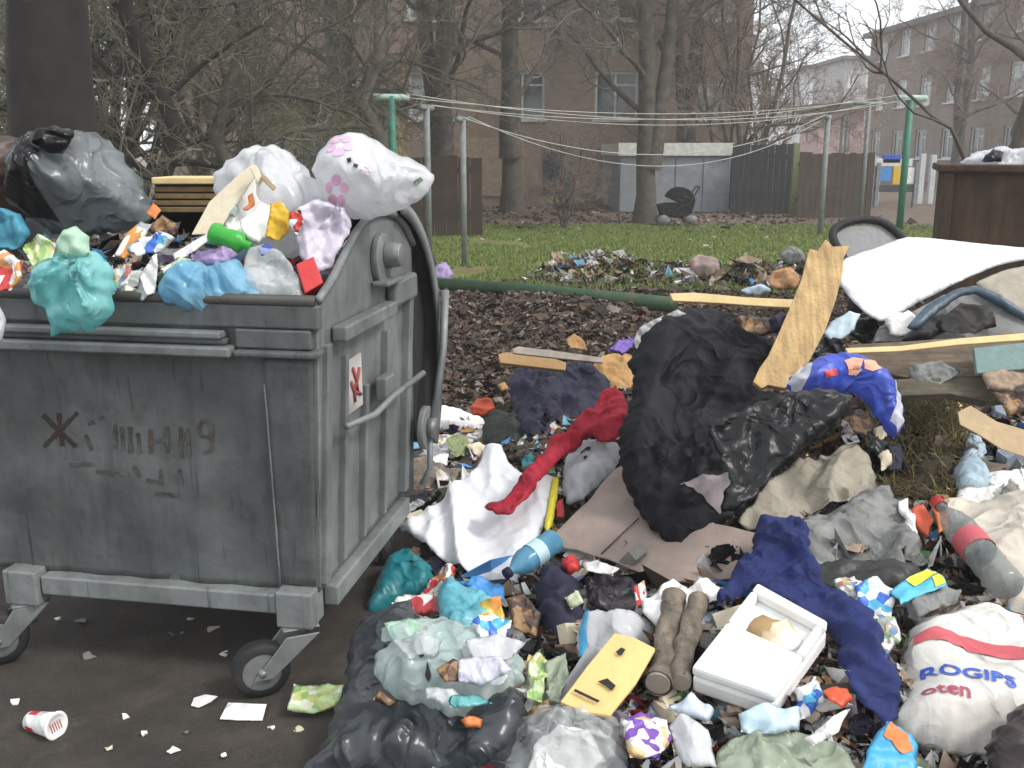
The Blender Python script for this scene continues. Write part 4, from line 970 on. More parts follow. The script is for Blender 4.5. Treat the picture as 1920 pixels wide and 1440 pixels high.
# wooden drawer
dw = thing('wooden_drawer', 'yellowish wooden drawer with woven front beside the open carton', 'drawer', at(350, 390, 3.35))
a, bb = at(288, 345, 3.35), at(425, 320, 3.35); c_, d_ = at(290, 398, 3.35), at(380, 348, 3.35)
MB().box((a[0], 3.33, a[2]), (bb[0], 3.55, a[2] + .022)).build('top_board', WOODY, dw, bevel=.004)
for k in range(4):
    z0 = c_[2] + k * (a[2] - c_[2] - .004) / 4
    MB().box((c_[0] + .004, 3.345 + .003 * (k % 2), z0), (bb[0] - .03, 3.36, z0 + (a[2] - c_[2]) / 4 - .006)).build('slat', mat('brown_slat', (.20, .135, .06), .8, .3, 20.), dw, bevel=.003)
MB().box((c_[0] + .006, 3.362, c_[2]), (bb[0] - .032, 3.54, a[2] - .003)).build('carcass', mat('dark_wood', (.08, .05, .03), .8), dw)
# white big bag and open carton
P_('carrier_bag', 'plump white plastic bag behind the open cream carton', 'bag', WHITE, [(398, 335), (440, 298), (478, 270), (525, 274), (560, 300), (590, 335), (635, 370), (655, 420), (620, 470), (540, 480), (470, 470), (420, 420)], tk=.11, edge=.13, Y=3.22, tilt=68, crum=(.014, 7.), res=.012, knot=(500, 272), pleat=.04)
cb = thing('carton', 'open cream cardboard carton tipped on its side among the white bags', 'carton', at(420, 445, 3.05))
slab('flap', None, None, CREAM, [(358, 440), (392, 378), (452, 322), (473, 308), (478, 330), (430, 400), (408, 438)], .006, Y=3.06, tilt=62, yaw=-10, parent=cb)
slab('side', None, None, WHITEP, [(474, 308), (520, 352), (540, 400), (500, 440), (432, 448), (410, 440), (432, 400), (478, 332)], .006, Y=3.07, tilt=62, yaw=8, parent=cb)
slab('edge_board', None, None, CREAM, [(468, 314), (480, 308), (490, 330), (482, 342)], .03, Y=3.02, tilt=62, parent=cb)
slab('torn_strip', None, None, mat('tan_strip', (.35, .27, .16), .8), [(480, 325), (490, 322), (518, 350), (512, 358)], .006, Y=3.01, tilt=62, parent=cb)
Puff('carton_print', None, None, ORANGE, [(464, 368), (474, 362), (478, 385), (462, 396), (455, 392), (466, 382)], tk=.004, edge=.008, Y=3.02, tilt=62, crum=(0, 1), res=.006, parent=cb)
Puff('carton_print', None, None, mat('teal_mark', (.28, .38, .38), .6), [(428, 384), (440, 376), (446, 392), (440, 408), (428, 402)], tk=.004, edge=.008, Y=3.02, tilt=62, crum=(0, 1), res=.006, parent=cb)
fb = P_('carrier_bag', 'white plastic bag printed with pink flowers perched on the container edge', 'bag', WHITE, [(588, 320), (602, 282), (630, 254), (665, 246), (700, 258), (740, 285), (780, 300), (816, 328), (806, 358), (770, 385), (735, 402), (690, 414), (640, 404), (606, 372)], tk=.13, edge=.13, Y=3.12, tilt=74, crum=(.008, 6.), res=.011, rag=.5, knot=(812, 330), pleat=.03)
def flower(cx, cy, r, n=5, a0=0):
    out = []
    for k in range(n):
        a = a0 + k * 2 * math.pi / n; x, y = cx + r * .62 * math.cos(a), cy + r * .62 * math.sin(a)
        out.append([(x + r * .40 * math.cos(t) * (1 if k % 2 else .8), y + r * .34 * math.sin(t)) for t in np.linspace(0, 2 * math.pi, 9)[:-1]])
    return out
fb.decal('flower_print', flower(648, 290, 28, 5, .3), PINK); fb.decal('flower_print', flower(640, 372, 26, 5, 1.1), PINK)
fb.decal('flower_print', flower(700, 340, 10, 4), mat('faint_pink', (.75, .58, .62), .6)); fb.decal('print_dots', [[(665, 322), (672, 320), (674, 328), (667, 330)], [(678, 330), (686, 332), (684, 340), (677, 337)]], INK)
fb.decal('print_dots', [[(778, 352), (792, 340), (796, 344), (784, 357)]], mat('faint_green', (.2, .3, .2), .6))
P_('carrier_bag', 'crumpled white and lilac bag under the flowered bag', 'bag', mat('white_lilac_plastic', (.74, .70, .80), .4, .08, dirt=.12, dirtcol=(.5, .42, .6), transl=.25), [(560, 395), (600, 375), (650, 390), (662, 420), (645, 460), (620, 500), (590, 520), (560, 480), (548, 430)], tk=.055, edge=.08, Y=2.98, tilt=66, crum=(.02, 10.), res=.010, knot=(640, 392), pleat=.04)
P_('yellow_container', 'squashed yellow plastic pot beside the white carton', 'pot', YELL, [(512, 388), (530, 384), (545, 400), (542, 430), (525, 450), (500, 446), (506, 420)], tk=.035, edge=.03, Y=2.93, tilt=66, crum=(.008, 16.), res=.009)
P_('cup', 'white plastic cup with grey base against the yellow pot', 'cup', FOAM, [(450, 410), (478, 392), (510, 402), (510, 440), (488, 462), (462, 455)], tk=.04, edge=.035, Y=2.95, tilt=66, crum=(.006, 10.), res=.009)
g0, g1 = at(398, 436, 2.88), at(470, 462, 2.86)
V, Fc = lathe([(0, .004), (.0, .03), (.12, .034), (.3, .026), (.5, .030), (.75, .032), (.82, .014), (1, .012), (1, .001)], g0, g1, 16)
setp(raw('bottle', V, Fc, GREEN), 'bright green plastic bottle lying over the container front', 'bottle')
P_('wrapper', 'small crumpled red wrapper beside the yellow pot', 'wrapper', W_RED, [(545, 400), (566, 396), (572, 420), (555, 438), (542, 425)], tk=.02, edge=.02, Y=2.9, tilt=66, crum=(.012, 18.), res=.009)
P_('plastic_bag', 'sky blue plastic bag bulging over the container rim', 'bag', SKYB, [(298, 560), (304, 520), (325, 496), (380, 490), (440, 492), (475, 515), (490, 560), (440, 580), (350, 580)], tk=.06, edge=.08, Y=2.84, tilt=58, crum=(.014, 9.), res=.010, knot=(395, 488), pleat=.035)
P_('plastic_bag', 'clear whitish plastic bag next to the sky blue one', 'bag', CLEAR, [(462, 565), (458, 510), (470, 470), (500, 458), (535, 480), (560, 520), (575, 570), (520, 580)], tk=.06, edge=.06, Y=2.86, tilt=58, crum=(.02, 10.), res=.011)
P_('paper_pack', 'white crushed paper pack inside the clear bag', 'paper', WHITEP, [(475, 560), (470, 515), (490, 490), (520, 505), (545, 545), (540, 570)], tk=.03, edge=.03, Y=2.9, tilt=58, crum=(.012, 14.), res=.011)
P_('blue_wrapper', 'blue wrapper poking out above the clear bag', 'wrapper', BLUE, [(482, 466), (498, 455), (510, 465), (506, 478), (490, 480)], tk=.015, edge=.012, Y=2.88, tilt=62, crum=(.0, 10.), res=.007)
slab('juice_carton', 'small red drink carton stuck at the container corner', 'carton', RED, [(555, 495), (588, 480), (606, 530), (572, 550)], .05, Y=2.85, tilt=60, yaw=10)
P_('wrapper', 'crumpled lilac and pink wrapper above the sky blue bag', 'wrapper', LILAC, [(352, 480), (385, 466), (430, 468), (450, 485), (430, 504), (385, 500)], tk=.03, edge=.03, Y=2.9, tilt=56, crum=(.015, 16.), res=.009)
slab('card_strip', 'long white card strip across the container load', 'card', WHITEP, [(320, 472), (352, 452), (400, 424), (406, 434), (350, 474), (325, 486)], .006, Y=2.96, tilt=60, bend=.4)
P_('milk_carton', 'flattened white and grey carton standing at the rim', 'carton', WHITEP, [(248, 545), (268, 505), (296, 480), (300, 500), (290, 548), (262, 560)], tk=.02, edge=.02, Y=2.82, tilt=62, crum=(.008, 12.), res=.009)
P_('wrapper', 'white and orange packet leaning by the smoky bag', 'wrapper', mat('white_orange_wrapper', (.75, .74, .7), .45, palette=[(.65, .28, .06), (.75, .74, .7), (.4, .42, .45)], pscale=24), [(215, 485), (240, 440), (268, 420), (290, 428), (270, 460), (240, 492)], tk=.02, edge=.02, Y=2.95, tilt=60, crum=(.012, 14.), res=.009)
P_('wrapper', 'white and pale blue crumpled packet in the middle of the load', 'wrapper', W_BLUE, [(236, 470), (262, 448), (305, 440), (330, 450), (300, 480), (262, 488)], tk=.025, edge=.025, Y=2.93, tilt=58, crum=(.014, 14.), res=.009)
P_('wrapper', 'brown crumpled packet at the foot of the smoky bag', 'wrapper', W_CHOC, [(275, 425), (300, 398), (320, 410), (345, 420), (330, 445), (300, 442)], tk=.03, edge=.03, Y=3.08, tilt=60, crum=(.014, 14.), res=.009)
P_('wrapper', 'orange scrap at the foot of the smoky bag', 'wrapper', ORANGE, [(278, 405), (292, 385), (306, 400), (296, 418)], tk=.015, edge=.015, Y=3.06, tilt=60, crum=(.01, 16.), res=.007)
tb = P_('plastic_bag', 'knotted turquoise plastic bag hanging over the container rim', 'bag', TURQ, [(62, 500), (105, 470), (165, 472), (208, 500), (218, 545), (205, 590), (180, 612), (148, 622), (100, 630), (82, 590), (50, 552)], tk=.075, edge=.09, Y=2.70, tilt=80, crum=(.022, 9.), res=.009, knot=(138, 478), pleat=.055)
Puff('knot', None, None, PALEGREEN, [(105, 455), (120, 430), (145, 426), (166, 445), (165, 478), (138, 490), (110, 480)], tk=.04, edge=.035, Y=2.71, tilt=75, crum=(.008, 12), res=.009, parent=tb.o)
P_('plastic_bag', 'teal blue bag tucked below the dark brown bag', 'bag', mat('teal_blue_plastic', (.06, .30, .42), .4, .4, 8., transl=.2), [(-40, 420), (0, 396), (40, 405), (62, 440), (40, 468), (-40, 470)], tk=.06, edge=.05, Y=2.98, tilt=60, crum=(.016, 12.))
P_('paper_cup', 'crushed white cup with red print at the container rim', 'cup', W_RED, [(-30, 480), (5, 462), (40, 490), (44, 520), (20, 545), (-30, 545)], tk=.04, edge=.035, Y=2.84, tilt=60, crum=(.008, 10.), res=.009)
P_('wrapper', 'green and white crumpled packet behind the turquoise knot', 'wrapper', W_GRN, [(40, 460), (75, 440), (105, 455), (92, 490), (55, 495)], tk=.03, edge=.03, Y=2.9, tilt=60, crum=(.016, 14.), res=.009)
P_('plastic_bag', 'white bag corner hanging over the rim at the frame edge', 'bag', WHITE, [(-40, 570), (5, 572), (18, 600), (10, 640), (-40, 640)], tk=.03, edge=.03, Y=2.73, tilt=82, crum=(.012, 14.))
P_('wrapper', 'white torn packet between the turquoise bag and the carton strip', 'wrapper', W_MIX, [(205, 520), (225, 500), (252, 500), (246, 540), (215, 555)], tk=.02, edge=.02, Y=2.83, tilt=60, crum=(.014, 15.), res=.009)
P_('wrapper', 'pale green packet leaning against the sky blue bag', 'wrapper', W_GRN, [(300, 505), (330, 480), (360, 484), (345, 505), (310, 520)], tk=.02, edge=.02, Y=2.87, tilt=60, crum=(.014, 15.), res=.009)

# ================================================================== RUBBISH HEAP
HP = dict(res=.011)
# loose fine litter everywhere on the heap
pts = []; mis = []
while len(pts) < 9000:
    px, py = nrg.uniform(720, 1990), nrg.uniform(600, 1500)
    if px < 1150 and py < 780: continue
    if px < 800 and (py > 1000 or py < 800): continue
    if px < 640 + (1440 - py) * .3: continue
    p = pile(px, py)
    if p[1] > 6.2: continue
    pts.append(tuple(p))
pr_ = np.array([.16, .12, .16, .02, .24, .02, .02, .08, .01, .02, .01, .16])
setp(flakes('small_litter', pts, .02, LIT, .9, 2.2, .6, mi=nrg.choice(len(LIT), len(pts), p=pr_ / pr_.sum())), 'fine mixed litter covering the rubbish heap', 'litter', kind='stuff')
pts = [(x, y, H(x, y)) for x, y in zip(nrg.uniform(-.1, 3.6, 9000), nrg.uniform(2.2, 6.2, 9000)) if y > 2.2 + max(0, .2 - x) * 4 and H(x, y) > .02]
setp(flakes('heap_leaves', pts, .02, LEAF, .7), 'dead leaves mixed into the rubbish heap', 'leaves', kind='stuff')

# ---- back of the heap: boards and jacket
slab('broken_plank', 'broken pale plank leaning up against the white sheet', 'plank', WOODP, [(1412, 716), (1424, 690), (1440, 668), (1462, 620), (1484, 570), (1504, 520), (1518, 466), (1534, 470), (1548, 448), (1562, 462), (1594, 460), (1582, 482), (1580, 510), (1568, 560), (1548, 618), (1520, 672), (1494, 718), (1470, 728), (1440, 722), (1428, 728)], .035, Y=3.62, tilt=58, yaw=-8, rough=.004)
slab('lath', 'thin yellow wooden lath crossing behind the leaning plank', 'lath', WOODY, [(1256, 550), (1300, 548), (1400, 557), (1510, 562), (1508, 578), (1400, 572), (1310, 566), (1262, 564)], .02, Y=3.95, tilt=60, rough=.003)
# white sheet with grey underside
ws = Puff('white_sheet', 'large white laminate sheet propped on the heap, its edge curling', 'sheet', mat('white_laminate', (.66, .67, .68), .4, .05, 14., dirt=.16, dirtcol=(.5, .47, .42)), [(1564, 520), (1580, 492), (1640, 470), (1700, 450), (1780, 456), (1850, 462), (1940, 470), (1940, 486), (1860, 505), (1780, 540), (1720, 570), (1670, 600), (1648, 606), (1620, 590), (1590, 560)], tk=.012, bk=.01, edge=.03, Y=4.15, tilt=38, fold=(.02, 3., 10., 3.), crum=(.004, 6.), rag=.3)
slab('panel', 'grey tray shaped panel under the white sheet with a dark hollow', 'panel', GREYC, [(1650, 612), (1700, 590), (1770, 552), (1830, 545), (1890, 570), (1940, 600), (1940, 640), (1760, 640), (1690, 640), (1640, 640)], .05, Y=3.95, tilt=50)
Puff('blue_strip', 'bent dark blue plastic trim curving below the white sheet', 'trim', mat('slate_blue_plastic', (.05, .085, .12), .4, .3), [(1700, 615), (1740, 572), (1790, 542), (1830, 536), (1870, 552), (1930, 590), (1930, 606), (1860, 568), (1826, 552), (1796, 558), (1760, 586), (1722, 618)], tk=.02, edge=.02, Y=3.86, tilt=55, crum=(.004, 8.))
Puff('hardboard', 'beige hardboard panel tucked right under the white sheet', 'panel', mat('beige_board', (.40, .36, .29), .8, .15, dirt=.3), [(1830, 530), (1890, 505), (1940, 500), (1940, 600), (1890, 580), (1850, 552)], tk=.012, edge=.03, Y=3.98, tilt=55, crum=(.004, 8.), rag=.3)
Puff('black_hose', 'dark rubber hose loop lying under the white sheet', 'hose', RUBBER, [(1690, 640), (1720, 610), (1760, 590), (1800, 596), (1806, 612), (1770, 622), (1740, 640)], tk=.03, edge=.02, Y=3.84, tilt=50, crum=(.012, 14.))
# grey basin lying behind
bs = thing('basin', 'old grey basin with thick dark rim lying behind the plank', 'basin', at(1620, 470, 4.75))
pl = Plane([(1560, 440), (1690, 440), (1690, 480), (1560, 480)], 0, 4.75, 52)
slab('bowl', None, None, mat('grey_enamel', (.22, .225, .225), .5, .15, dirt=.25), [(1566, 438), (1592, 424), (1640, 420), (1668, 432), (1690, 452), (1680, 500), (1600, 520), (1575, 480)], .08, pl=pl, parent=bs)
rim = [pl.hit(*q) + pl.n * .01 for q in ((1600, 500), (1572, 470), (1560, 442), (1575, 424), (1610, 414), (1650, 418), (1680, 438), (1697, 458), (1688, 490))]
MB().tube(list(catmull(np.array(rim), .02)) + [rim[0]], .02, 10).build('rim', RUBBER, bs, True)
# clutter jammed under the white sheet
for ol, m_, lb, yv in (([(1600, 600), (1640, 605), (1660, 640), (1620, 650), (1590, 630)], BLACKP, 'black film jammed beneath the white sheet corner', 4.0), ([(1655, 600), (1700, 585), (1730, 600), (1700, 630), (1665, 635)], WHITEP, 'crushed white carton beneath the white sheet', 3.9), ([(1760, 600), (1800, 570), (1850, 575), (1870, 610), (1820, 630), (1770, 628)], mat('dark_cavity_rag', (.03, .028, .026), .8), 'dark rag bundle in the hollow of the grey panel', 3.82), ([(1590, 560), (1615, 575), (1612, 600), (1585, 590)], DNAVY, 'dark scrap behind the leaning plank top', 4.2), ([(1700, 690), (1760, 680), (1800, 700), (1760, 725), (1710, 720)], GREYC, 'grey rag draped over the grey brown beam', 3.6), ([(1840, 700), (1890, 690), (1935, 705), (1900, 735), (1850, 730)], CARD, 'brown card jammed below the teal board', 3.5), ([(1860, 735), (1920, 730), (1940, 770), (1890, 780)], W_CHOC, 'dark brown packet under the olive brown board', 3.4)):
    Puff('jammed_scrap', lb, 'scrap', m_, ol, tk=.04, edge=.04, Y=yv, tilt=52, crum=(.016, 12.), res=.010)
# boards on the right
slab('beam', 'long grey brown beam lying across the right of the heap', 'beam', mat('beam_wood', (.15, .115, .08), .85, .4, 14., dirt=.45, dirtcol=(.05, .038, .026), stretch=(.35, 3, 5)), [(1588, 646), (1700, 640), (1850, 628), (1940, 622), (1940, 700), (1830, 706), (1700, 708), (1620, 690)], .06, Y=3.72, tilt=48, rough=.003)
slab('lath', 'bright thin lath resting on the grey brown beam', 'lath', WOODY, [(1585, 652), (1690, 648), (1800, 634), (1940, 622), (1940, 636), (1800, 646), (1690, 658), (1590, 662)], .014, Y=3.62, tilt=50)
slab('board', 'faded teal painted board behind the beam end', 'board', mat('faded_teal', (.16, .25, .24), .7, .2, dirt=.3), [(1826, 652), (1940, 640), (1940, 690), (1832, 700)], .02, Y=3.58, tilt=50)
slab('board', 'weathered olive brown board under the grey brown beam', 'board', mat('olive_wood', (.10, .085, .058), .85, .4, 14., dirt=.5, dirtcol=(.03, .025, .018), stretch=(.35, 3, 5)), [(1660, 712), (1780, 706), (1940, 712), (1940, 744), (1850, 752), (1780, 738), (1690, 742)], .04, Y=3.58, tilt=42, rough=.003)
slab('cardboard', 'torn tan cardboard piece below the olive brown board', 'cardboard', mat('tan_card', (.46, .34, .2), .85, .12, dirt=.2), [(1796, 772), (1820, 760), (1870, 790), (1940, 810), (1940, 862), (1880, 842), (1830, 812), (1800, 796)], .006, Y=3.3, tilt=45, rough=.004)
# dry hay heap as fine stuff
bpt = []
for _ in range(5200):
    q = pile(nrg.uniform(1650, 1800), nrg.uniform(745, 945)); bpt.append(q)
bpt = np.array(bpt); N = len(bpt); dirs = unit(nrg.normal(0, 1, (N, 3)) * [1, 1, .55] + [0, 0, .25]); Ls = nrg.uniform(.03, .11, N)[:, None]
mid = bpt + dirs * Ls * .5 + nrg.normal(0, .012, (N, 3)) + [0, 0, .02]; PP = np.stack([bpt + [0, 0, .01], mid, bpt + dirs * Ls + nrg.normal(0, .02, (N, 3)) + [0, 0, .02]], 1)
V, Fc = tubes(PP, np.full((N, 3), .0016) * [1, 1, .6], 3)
setp(raw('dry_grass', V, Fc, islands('hay', [(.30, .23, .10), (.18, .14, .06), (.36, .30, .15), (.11, .09, .04), (.22, .2, .09)]), org=(0, 0, 0)), 'tuft of dry grass and twigs on the heap beside the blue sack', 'dry grass', kind='stuff')
Puff('root_clump', 'dark clump of roots under the dry grass tuft', 'root clump', mat('root_soil', (.05, .038, .024), .95, .4, 18., bump=1., bscale=50), [(1640, 800), (1680, 745), (1760, 745), (1805, 800), (1810, 890), (1750, 945), (1680, 925), (1645, 870)], tk=.06, edge=.09, lift=.0, crum=(.02, 12.))

# big black jacket / bag
bj = Puff('black_bag', 'big crumpled black bag slumped over the middle of the heap', 'bag', BLACKC, [(1190, 640), (1225, 608), (1280, 592), (1340, 584), (1390, 592), (1430, 612), (1452, 650), (1420, 715), (1470, 740), (1500, 740), (1560, 735), (1590, 745), (1600, 765), (1560, 800), (1500, 850), (1440, 900), (1400, 950), (1360, 985), (1310, 1012), (1270, 1036), (1232, 1010), (1200, 965), (1172, 905), (1158, 850), (1166, 800), (1186, 750), (1180, 690)], tk=.09, bk=.10, edge=.15, tilt=44, lift=.03, fold=(.035, 5., 60., 3.5), crum=(.034, 6.), res=.011, power=.8)
bj.decal('grey_lining', [[(1265, 935), (1320, 920), (1400, 892), (1385, 930), (1345, 975), (1315, 955)]], mat('mauve_lining', (.22, .19, .20), .8), .006)
Puff('black_flap', None, None, BLACKP, [(1330, 800), (1400, 765), (1480, 735), (1560, 728), (1600, 748), (1585, 785), (1520, 835), (1450, 895), (1390, 950), (1350, 960), (1370, 900), (1345, 850)], tk=.03, edge=.05, tilt=47, lift=.17, Y=3.05, fold=(.015, 5., 40., 4.), crum=(.015, 8.), parent=bj.o)
Puff('beige_cloth', 'soiled beige quilted lining spread below the big black bag', 'cloth', BEIGEC, [(1378, 975), (1420, 935), (1480, 890), (1560, 850), (1600, 840), (1640, 880), (1650, 930), (1600, 950), (1540, 955), (1490, 970), (1440, 985)], tk=.02, edge=.05, lift=.08, fold=(.05, 8., 70., 3.), crum=(.015, 10.))
Puff('ribbed_hose', 'pale grey ribbed hose arching over the back of the black bag', 'hose', mat('pale_hose', (.42, .42, .42), .6, .25, 30., dirt=.3), [(1186, 640), (1200, 615), (1230, 596), (1270, 580), (1286, 590), (1240, 614), (1210, 640), (1196, 658)], tk=.03, edge=.025, Y=3.75, tilt=60, crum=(.014, 22.), res=.008)
bw = Puff('printed_sack', 'blue and white printed sack with orange lettering beside the dry grass', 'sack', mat('blue_sack', (.035, .075, .46), .4, .2, crease=18.), [(1470, 722), (1500, 690), (1540, 664), (1590, 660), (1640, 680), (1676, 710), (1690, 755), (1694, 800), (1676, 824), (1650, 790), (1600, 740), (1540, 738), (1490, 742)], tk=.06, edge=.06, Y=3.32, tilt=55, crum=(.014, 9.))
for q in ([(1474, 720), (1500, 692), (1520, 680), (1512, 706), (1498, 738), (1486, 738)], [(1668, 715), (1682, 745), (1690, 795), (1678, 815), (1662, 795), (1672, 760)]): bw.decal('white_border', [q], WHITE, .004)
PEACH = mat('peach_print', (.72, .36, .24), .55)
for q in ([(1572, 690), (1590, 682), (1606, 688), (1600, 706), (1580, 706)], [(1606, 690), (1630, 692), (1640, 706), (1622, 712), (1608, 706)], [(1580, 706), (1604, 708), (1596, 716), (1582, 714)]): bw.decal('print', [q], PEACH, .005)
bw.decal('print', [[(1534, 712), (1556, 704), (1560, 716), (1538, 722)]], RED, .005)
Puff('foam_lump', 'pale blue foam lump wedged between plank and white sheet', 'foam', PALEBLUE, [(1540, 628), (1556, 604), (1590, 588), (1612, 592), (1600, 622), (1570, 642), (1548, 642)], tk=.05, edge=.04, Y=3.72, tilt=60, crum=(.008, 10.))
Puff('black_bundle', 'black plastic bundle squeezed behind the leaning plank', 'bag', BLACKP, [(1520, 640), (1550, 632), (1580, 640), (1584, 662), (1540, 668), (1505, 690)], tk=.05, edge=.04, Y=3.66, tilt=60, crum=(.015, 10.))
for lb, m_, ol, yv in (('dark brown dirty shoe wedged behind the black bag', W_CHOC, [(1370, 600), (1410, 590), (1450, 600), (1462, 625), (1430, 632), (1390, 622)], 3.7), ('small dark bottle shaped rag beside the leaning plank', DNAVY, [(1440, 600), (1462, 586), (1478, 600), (1470, 622), (1448, 625)], 3.64)):
    Puff('rag', lb, 'rag', m_, ol, tk=.04, edge=.035, Y=yv, tilt=58, crum=(.014, 12.))
for k, (ol, m_, lb) in enumerate((([(1590, 790), (1612, 770), (1640, 795), (1625, 825), (1600, 815)], W_CHOC, 'dark brown crushed carton under the printed sack'), ([(1622, 815), (1650, 805), (1668, 835), (1650, 860), (1628, 845)], BLACKP, 'small black crumpled bag under the printed sack'), ([(1634, 812), (1654, 806), (1662, 824), (1646, 834)], CREAM, 'cream scrap on the small black crumpled bag'), ([(1642, 852), (1662, 846), (1670, 875), (1652, 884)], CREAM, 'cream paper strip beside the dry grass'), ([(1655, 830), (1690, 840), (1690, 880), (1665, 880)], DNAVY, 'dark rag between printed sack and dry grass'))):
    Puff('scrap', lb, 'scrap', m_, ol, tk=.03, edge=.03, lift=.12, crum=(.012, 14.), res=.009)
Puff('plastic_rag', 'pale blue plastic rag beside the tan cardboard', 'rag', mat('pale_blue_plastic', (.52, .66, .76), .45, .12, transl=.2, crease=22.), [(1800, 850), (1815, 815), (1840, 820), (1850, 850), (1838, 870), (1860, 900), (1850, 925), (1795, 920), (1790, 890)], tk=.04, edge=.04, lift=.05, crum=(.016, 12.))
pp = Puff('printed_paper', 'white paper with small grey print beside the cream canvas', 'paper', WHITEP, [(1795, 925), (1820, 895), (1870, 885), (1940, 880), (1940, 935), (1860, 945), (1800, 945)], tk=.015, edge=.03, lift=.06, crum=(.010, 10.))
pp.text('lettering', 'Sinkall', mat('grey_ink', (.22, .23, .24), .7), (1806, 922), (1930, 910), .048, .004, .001)
Puff('canvas_sack', 'large cream canvas sack at the right of the heap', 'sack', CREAMC, [(1745, 935), (1800, 930), (1870, 926), (1960, 920), (1960, 1190), (1890, 1170), (1850, 1110), (1800, 1040), (1775, 985)], tk=.05, edge=.10, lift=.08, fold=(.05, 5., 50., 3.), crum=(.014, 6.))
Puff('grey_rag', 'crumpled grey plastic rags between black bag and canvas sack', 'rag', GREYC, [(1480, 1010), (1540, 960), (1610, 930), (1660, 920), (1690, 960), (1720, 1030), (1730, 1080), (1660, 1100), (1580, 1110), (1520, 1085), (1510, 1040)], tk=.03, edge=.07, lift=.06, fold=(.05, 7., 30., 3.), crum=(.022, 9.))
Puff('dark_rag', 'dark wet rag under the clear drink bottle', 'rag', mat('wet_rag', (.03, .032, .03), .5, .4), [(1520, 1060), (1600, 1050), (1700, 1060), (1740, 1090), (1690, 1120), (1590, 1110), (1530, 1095)], tk=.04, edge=.05, lift=.09, crum=(.014, 9.))
for ol, m_, lb in (([(1706, 960), (1730, 948), (1750, 975), (1740, 1005), (1718, 990)], ORED, 'crushed orange red can by the canvas sack'), ([(1748, 955), (1772, 945), (1780, 990), (1760, 1000)], ORANGE, 'small orange carton against the canvas sack'), ([(1680, 945), (1700, 940), (1722, 1010), (1706, 1016)], WHITEP, 'narrow white paper strip beside the orange red can')):
    Puff('scrap', lb, 'scrap', m_, ol, tk=.025, edge=.025, lift=.11, crum=(.008, 14.), res=.009)
# drink bottle with red label
def on(px, py, lift): 
    q = pile(px, py); return q + np.array([0, -.3, .9]) * lift
def bottle(label, p0, p1, r, m, lift, lab=None, labm=None, capm=None, neck=True):
    a, b_ = on(*p0, lift), on(*p1, lift); root = thing('bottle', label, 'bottle', (a + b_) / 2)
    V, Fc = lathe([(0, .002), (0, r * .8), (.03, r), (.2, r * .95), (.22, r), (.42, r * .93), (.62, r), (.74, r * .8), (.86, r * .36), (.93, r * .34)], a, b_, 18)
    raw('body', V, Fc, m, root)
    if lab:
        V, Fc = lathe([(lab[0], r * 1.015), (lab[1], r * 1.015)], a, b_, 18); raw('label_band', V, Fc, labm, root)
    V, Fc = lathe([(.92, r * .42), (1., r * .42), (1., .001)], a, b_, 14); raw('cap', V, Fc, capm or BLUE, root)
    return root
PET = mat('clear_pet', (.26, .30, .29), .1, .3, dirt=.2, transl=.2, alpha=.6, bump=.2, crease=14., cstr=.4)
bottle('large clear drink bottle with faded red label band', (1868, 1168), (1738, 1000), .052, PET, .15, (.36, .52), PINKSTR, RED)
BPET = mat('blue_pet', (.12, .36, .55), .15, .3, dirt=.15, transl=.2, alpha=.85, bump=.2)
bottle('pale blue plastic bottle beside the teal bag', (1040, 1062), (948, 1128), .045, BPET, .13, (.3, .5), mat('pale_label', (.45, .65, .75), .5), DNAVY)
Puff('navy_jeans', 'crumpled navy blue trousers trailing down past the white foam box', 'trousers', NAVY, [(1418, 992), (1460, 978), (1512, 985), (1520, 1040), (1545, 1095), (1590, 1132), (1628, 1160), (1652, 1205), (1672, 1270), (1684, 1320), (1664, 1378), (1620, 1345), (1588, 1300), (1566, 1240), (1560, 1195), (1500, 1160), (1448, 1130), (1420, 1105), (1388, 1108), (1362, 1140), (1340, 1150), (1365, 1085), (1405, 1040)], tk=.03, edge=.05, lift=.11, fold=(.045, 10., -45., 4.5), crum=(.016, 11.), res=.010)
Puff('leaf_scrap', 'small ochre leaf lying on the navy trousers', 'leaf', mat('ochre_leaf', (.38, .24, .06), .8), [(1440, 1034), (1452, 1030), (1464, 1048), (1456, 1056), (1446, 1048)], tk=.004, edge=.01, lift=.165, crum=(.004, 20.), res=.006)
# ---- tan cardboard and white cloth
cb_ = slab('cardboard', 'large mauve brown cardboard sheet with a dark crease under the black bag', 'cardboard', CARDP, [(1022, 1020), (1060, 980), (1110, 930), (1150, 880), (1200, 850), (1260, 900), (1340, 980), (1430, 1000), (1412, 1040), (1370, 1082), (1300, 1092), (1240, 1090), (1140, 1050), (1080, 1030)], .008, lift=.13, rough=.012)
MB().tube([cb_[1].hit(1128, 1040) + cb_[1].n * .004, cb_[1].hit(1160, 1010) + cb_[1].n * .006, cb_[1].hit(1198, 975) + cb_[1].n * .008], .003, 6).build('crease', mat('crease_brown', (.09, .065, .055), .9), cb_[0], True)
slab('card_edge', 'narrow yellow green card edge below the mauve cardboard', 'card', mat('yellow_green_card', (.38, .36, .10), .8), [(1396, 1064), (1418, 1025), (1424, 1010), (1428, 1026), (1405, 1068)], .006, lift=.12)
wc = Puff('white_cloth', 'white cloth sheet spread beside the container with soft folds', 'cloth', WHITEC, [(750, 998), (790, 968), (840, 925), (880, 890), (900, 862), (912, 842), (940, 840), (955, 868), (985, 890), (1020, 886), (1042, 905), (1030, 960), (1012, 1000), (990, 1040), (975, 1080), (960, 1108), (920, 1096), (870, 1078), (820, 1050), (780, 1022)], tk=.03, bk=.02, edge=.06, lift=.17, fold=(.05, 5.5, -50., 3.), crum=(.006, 7.), rag=.3)
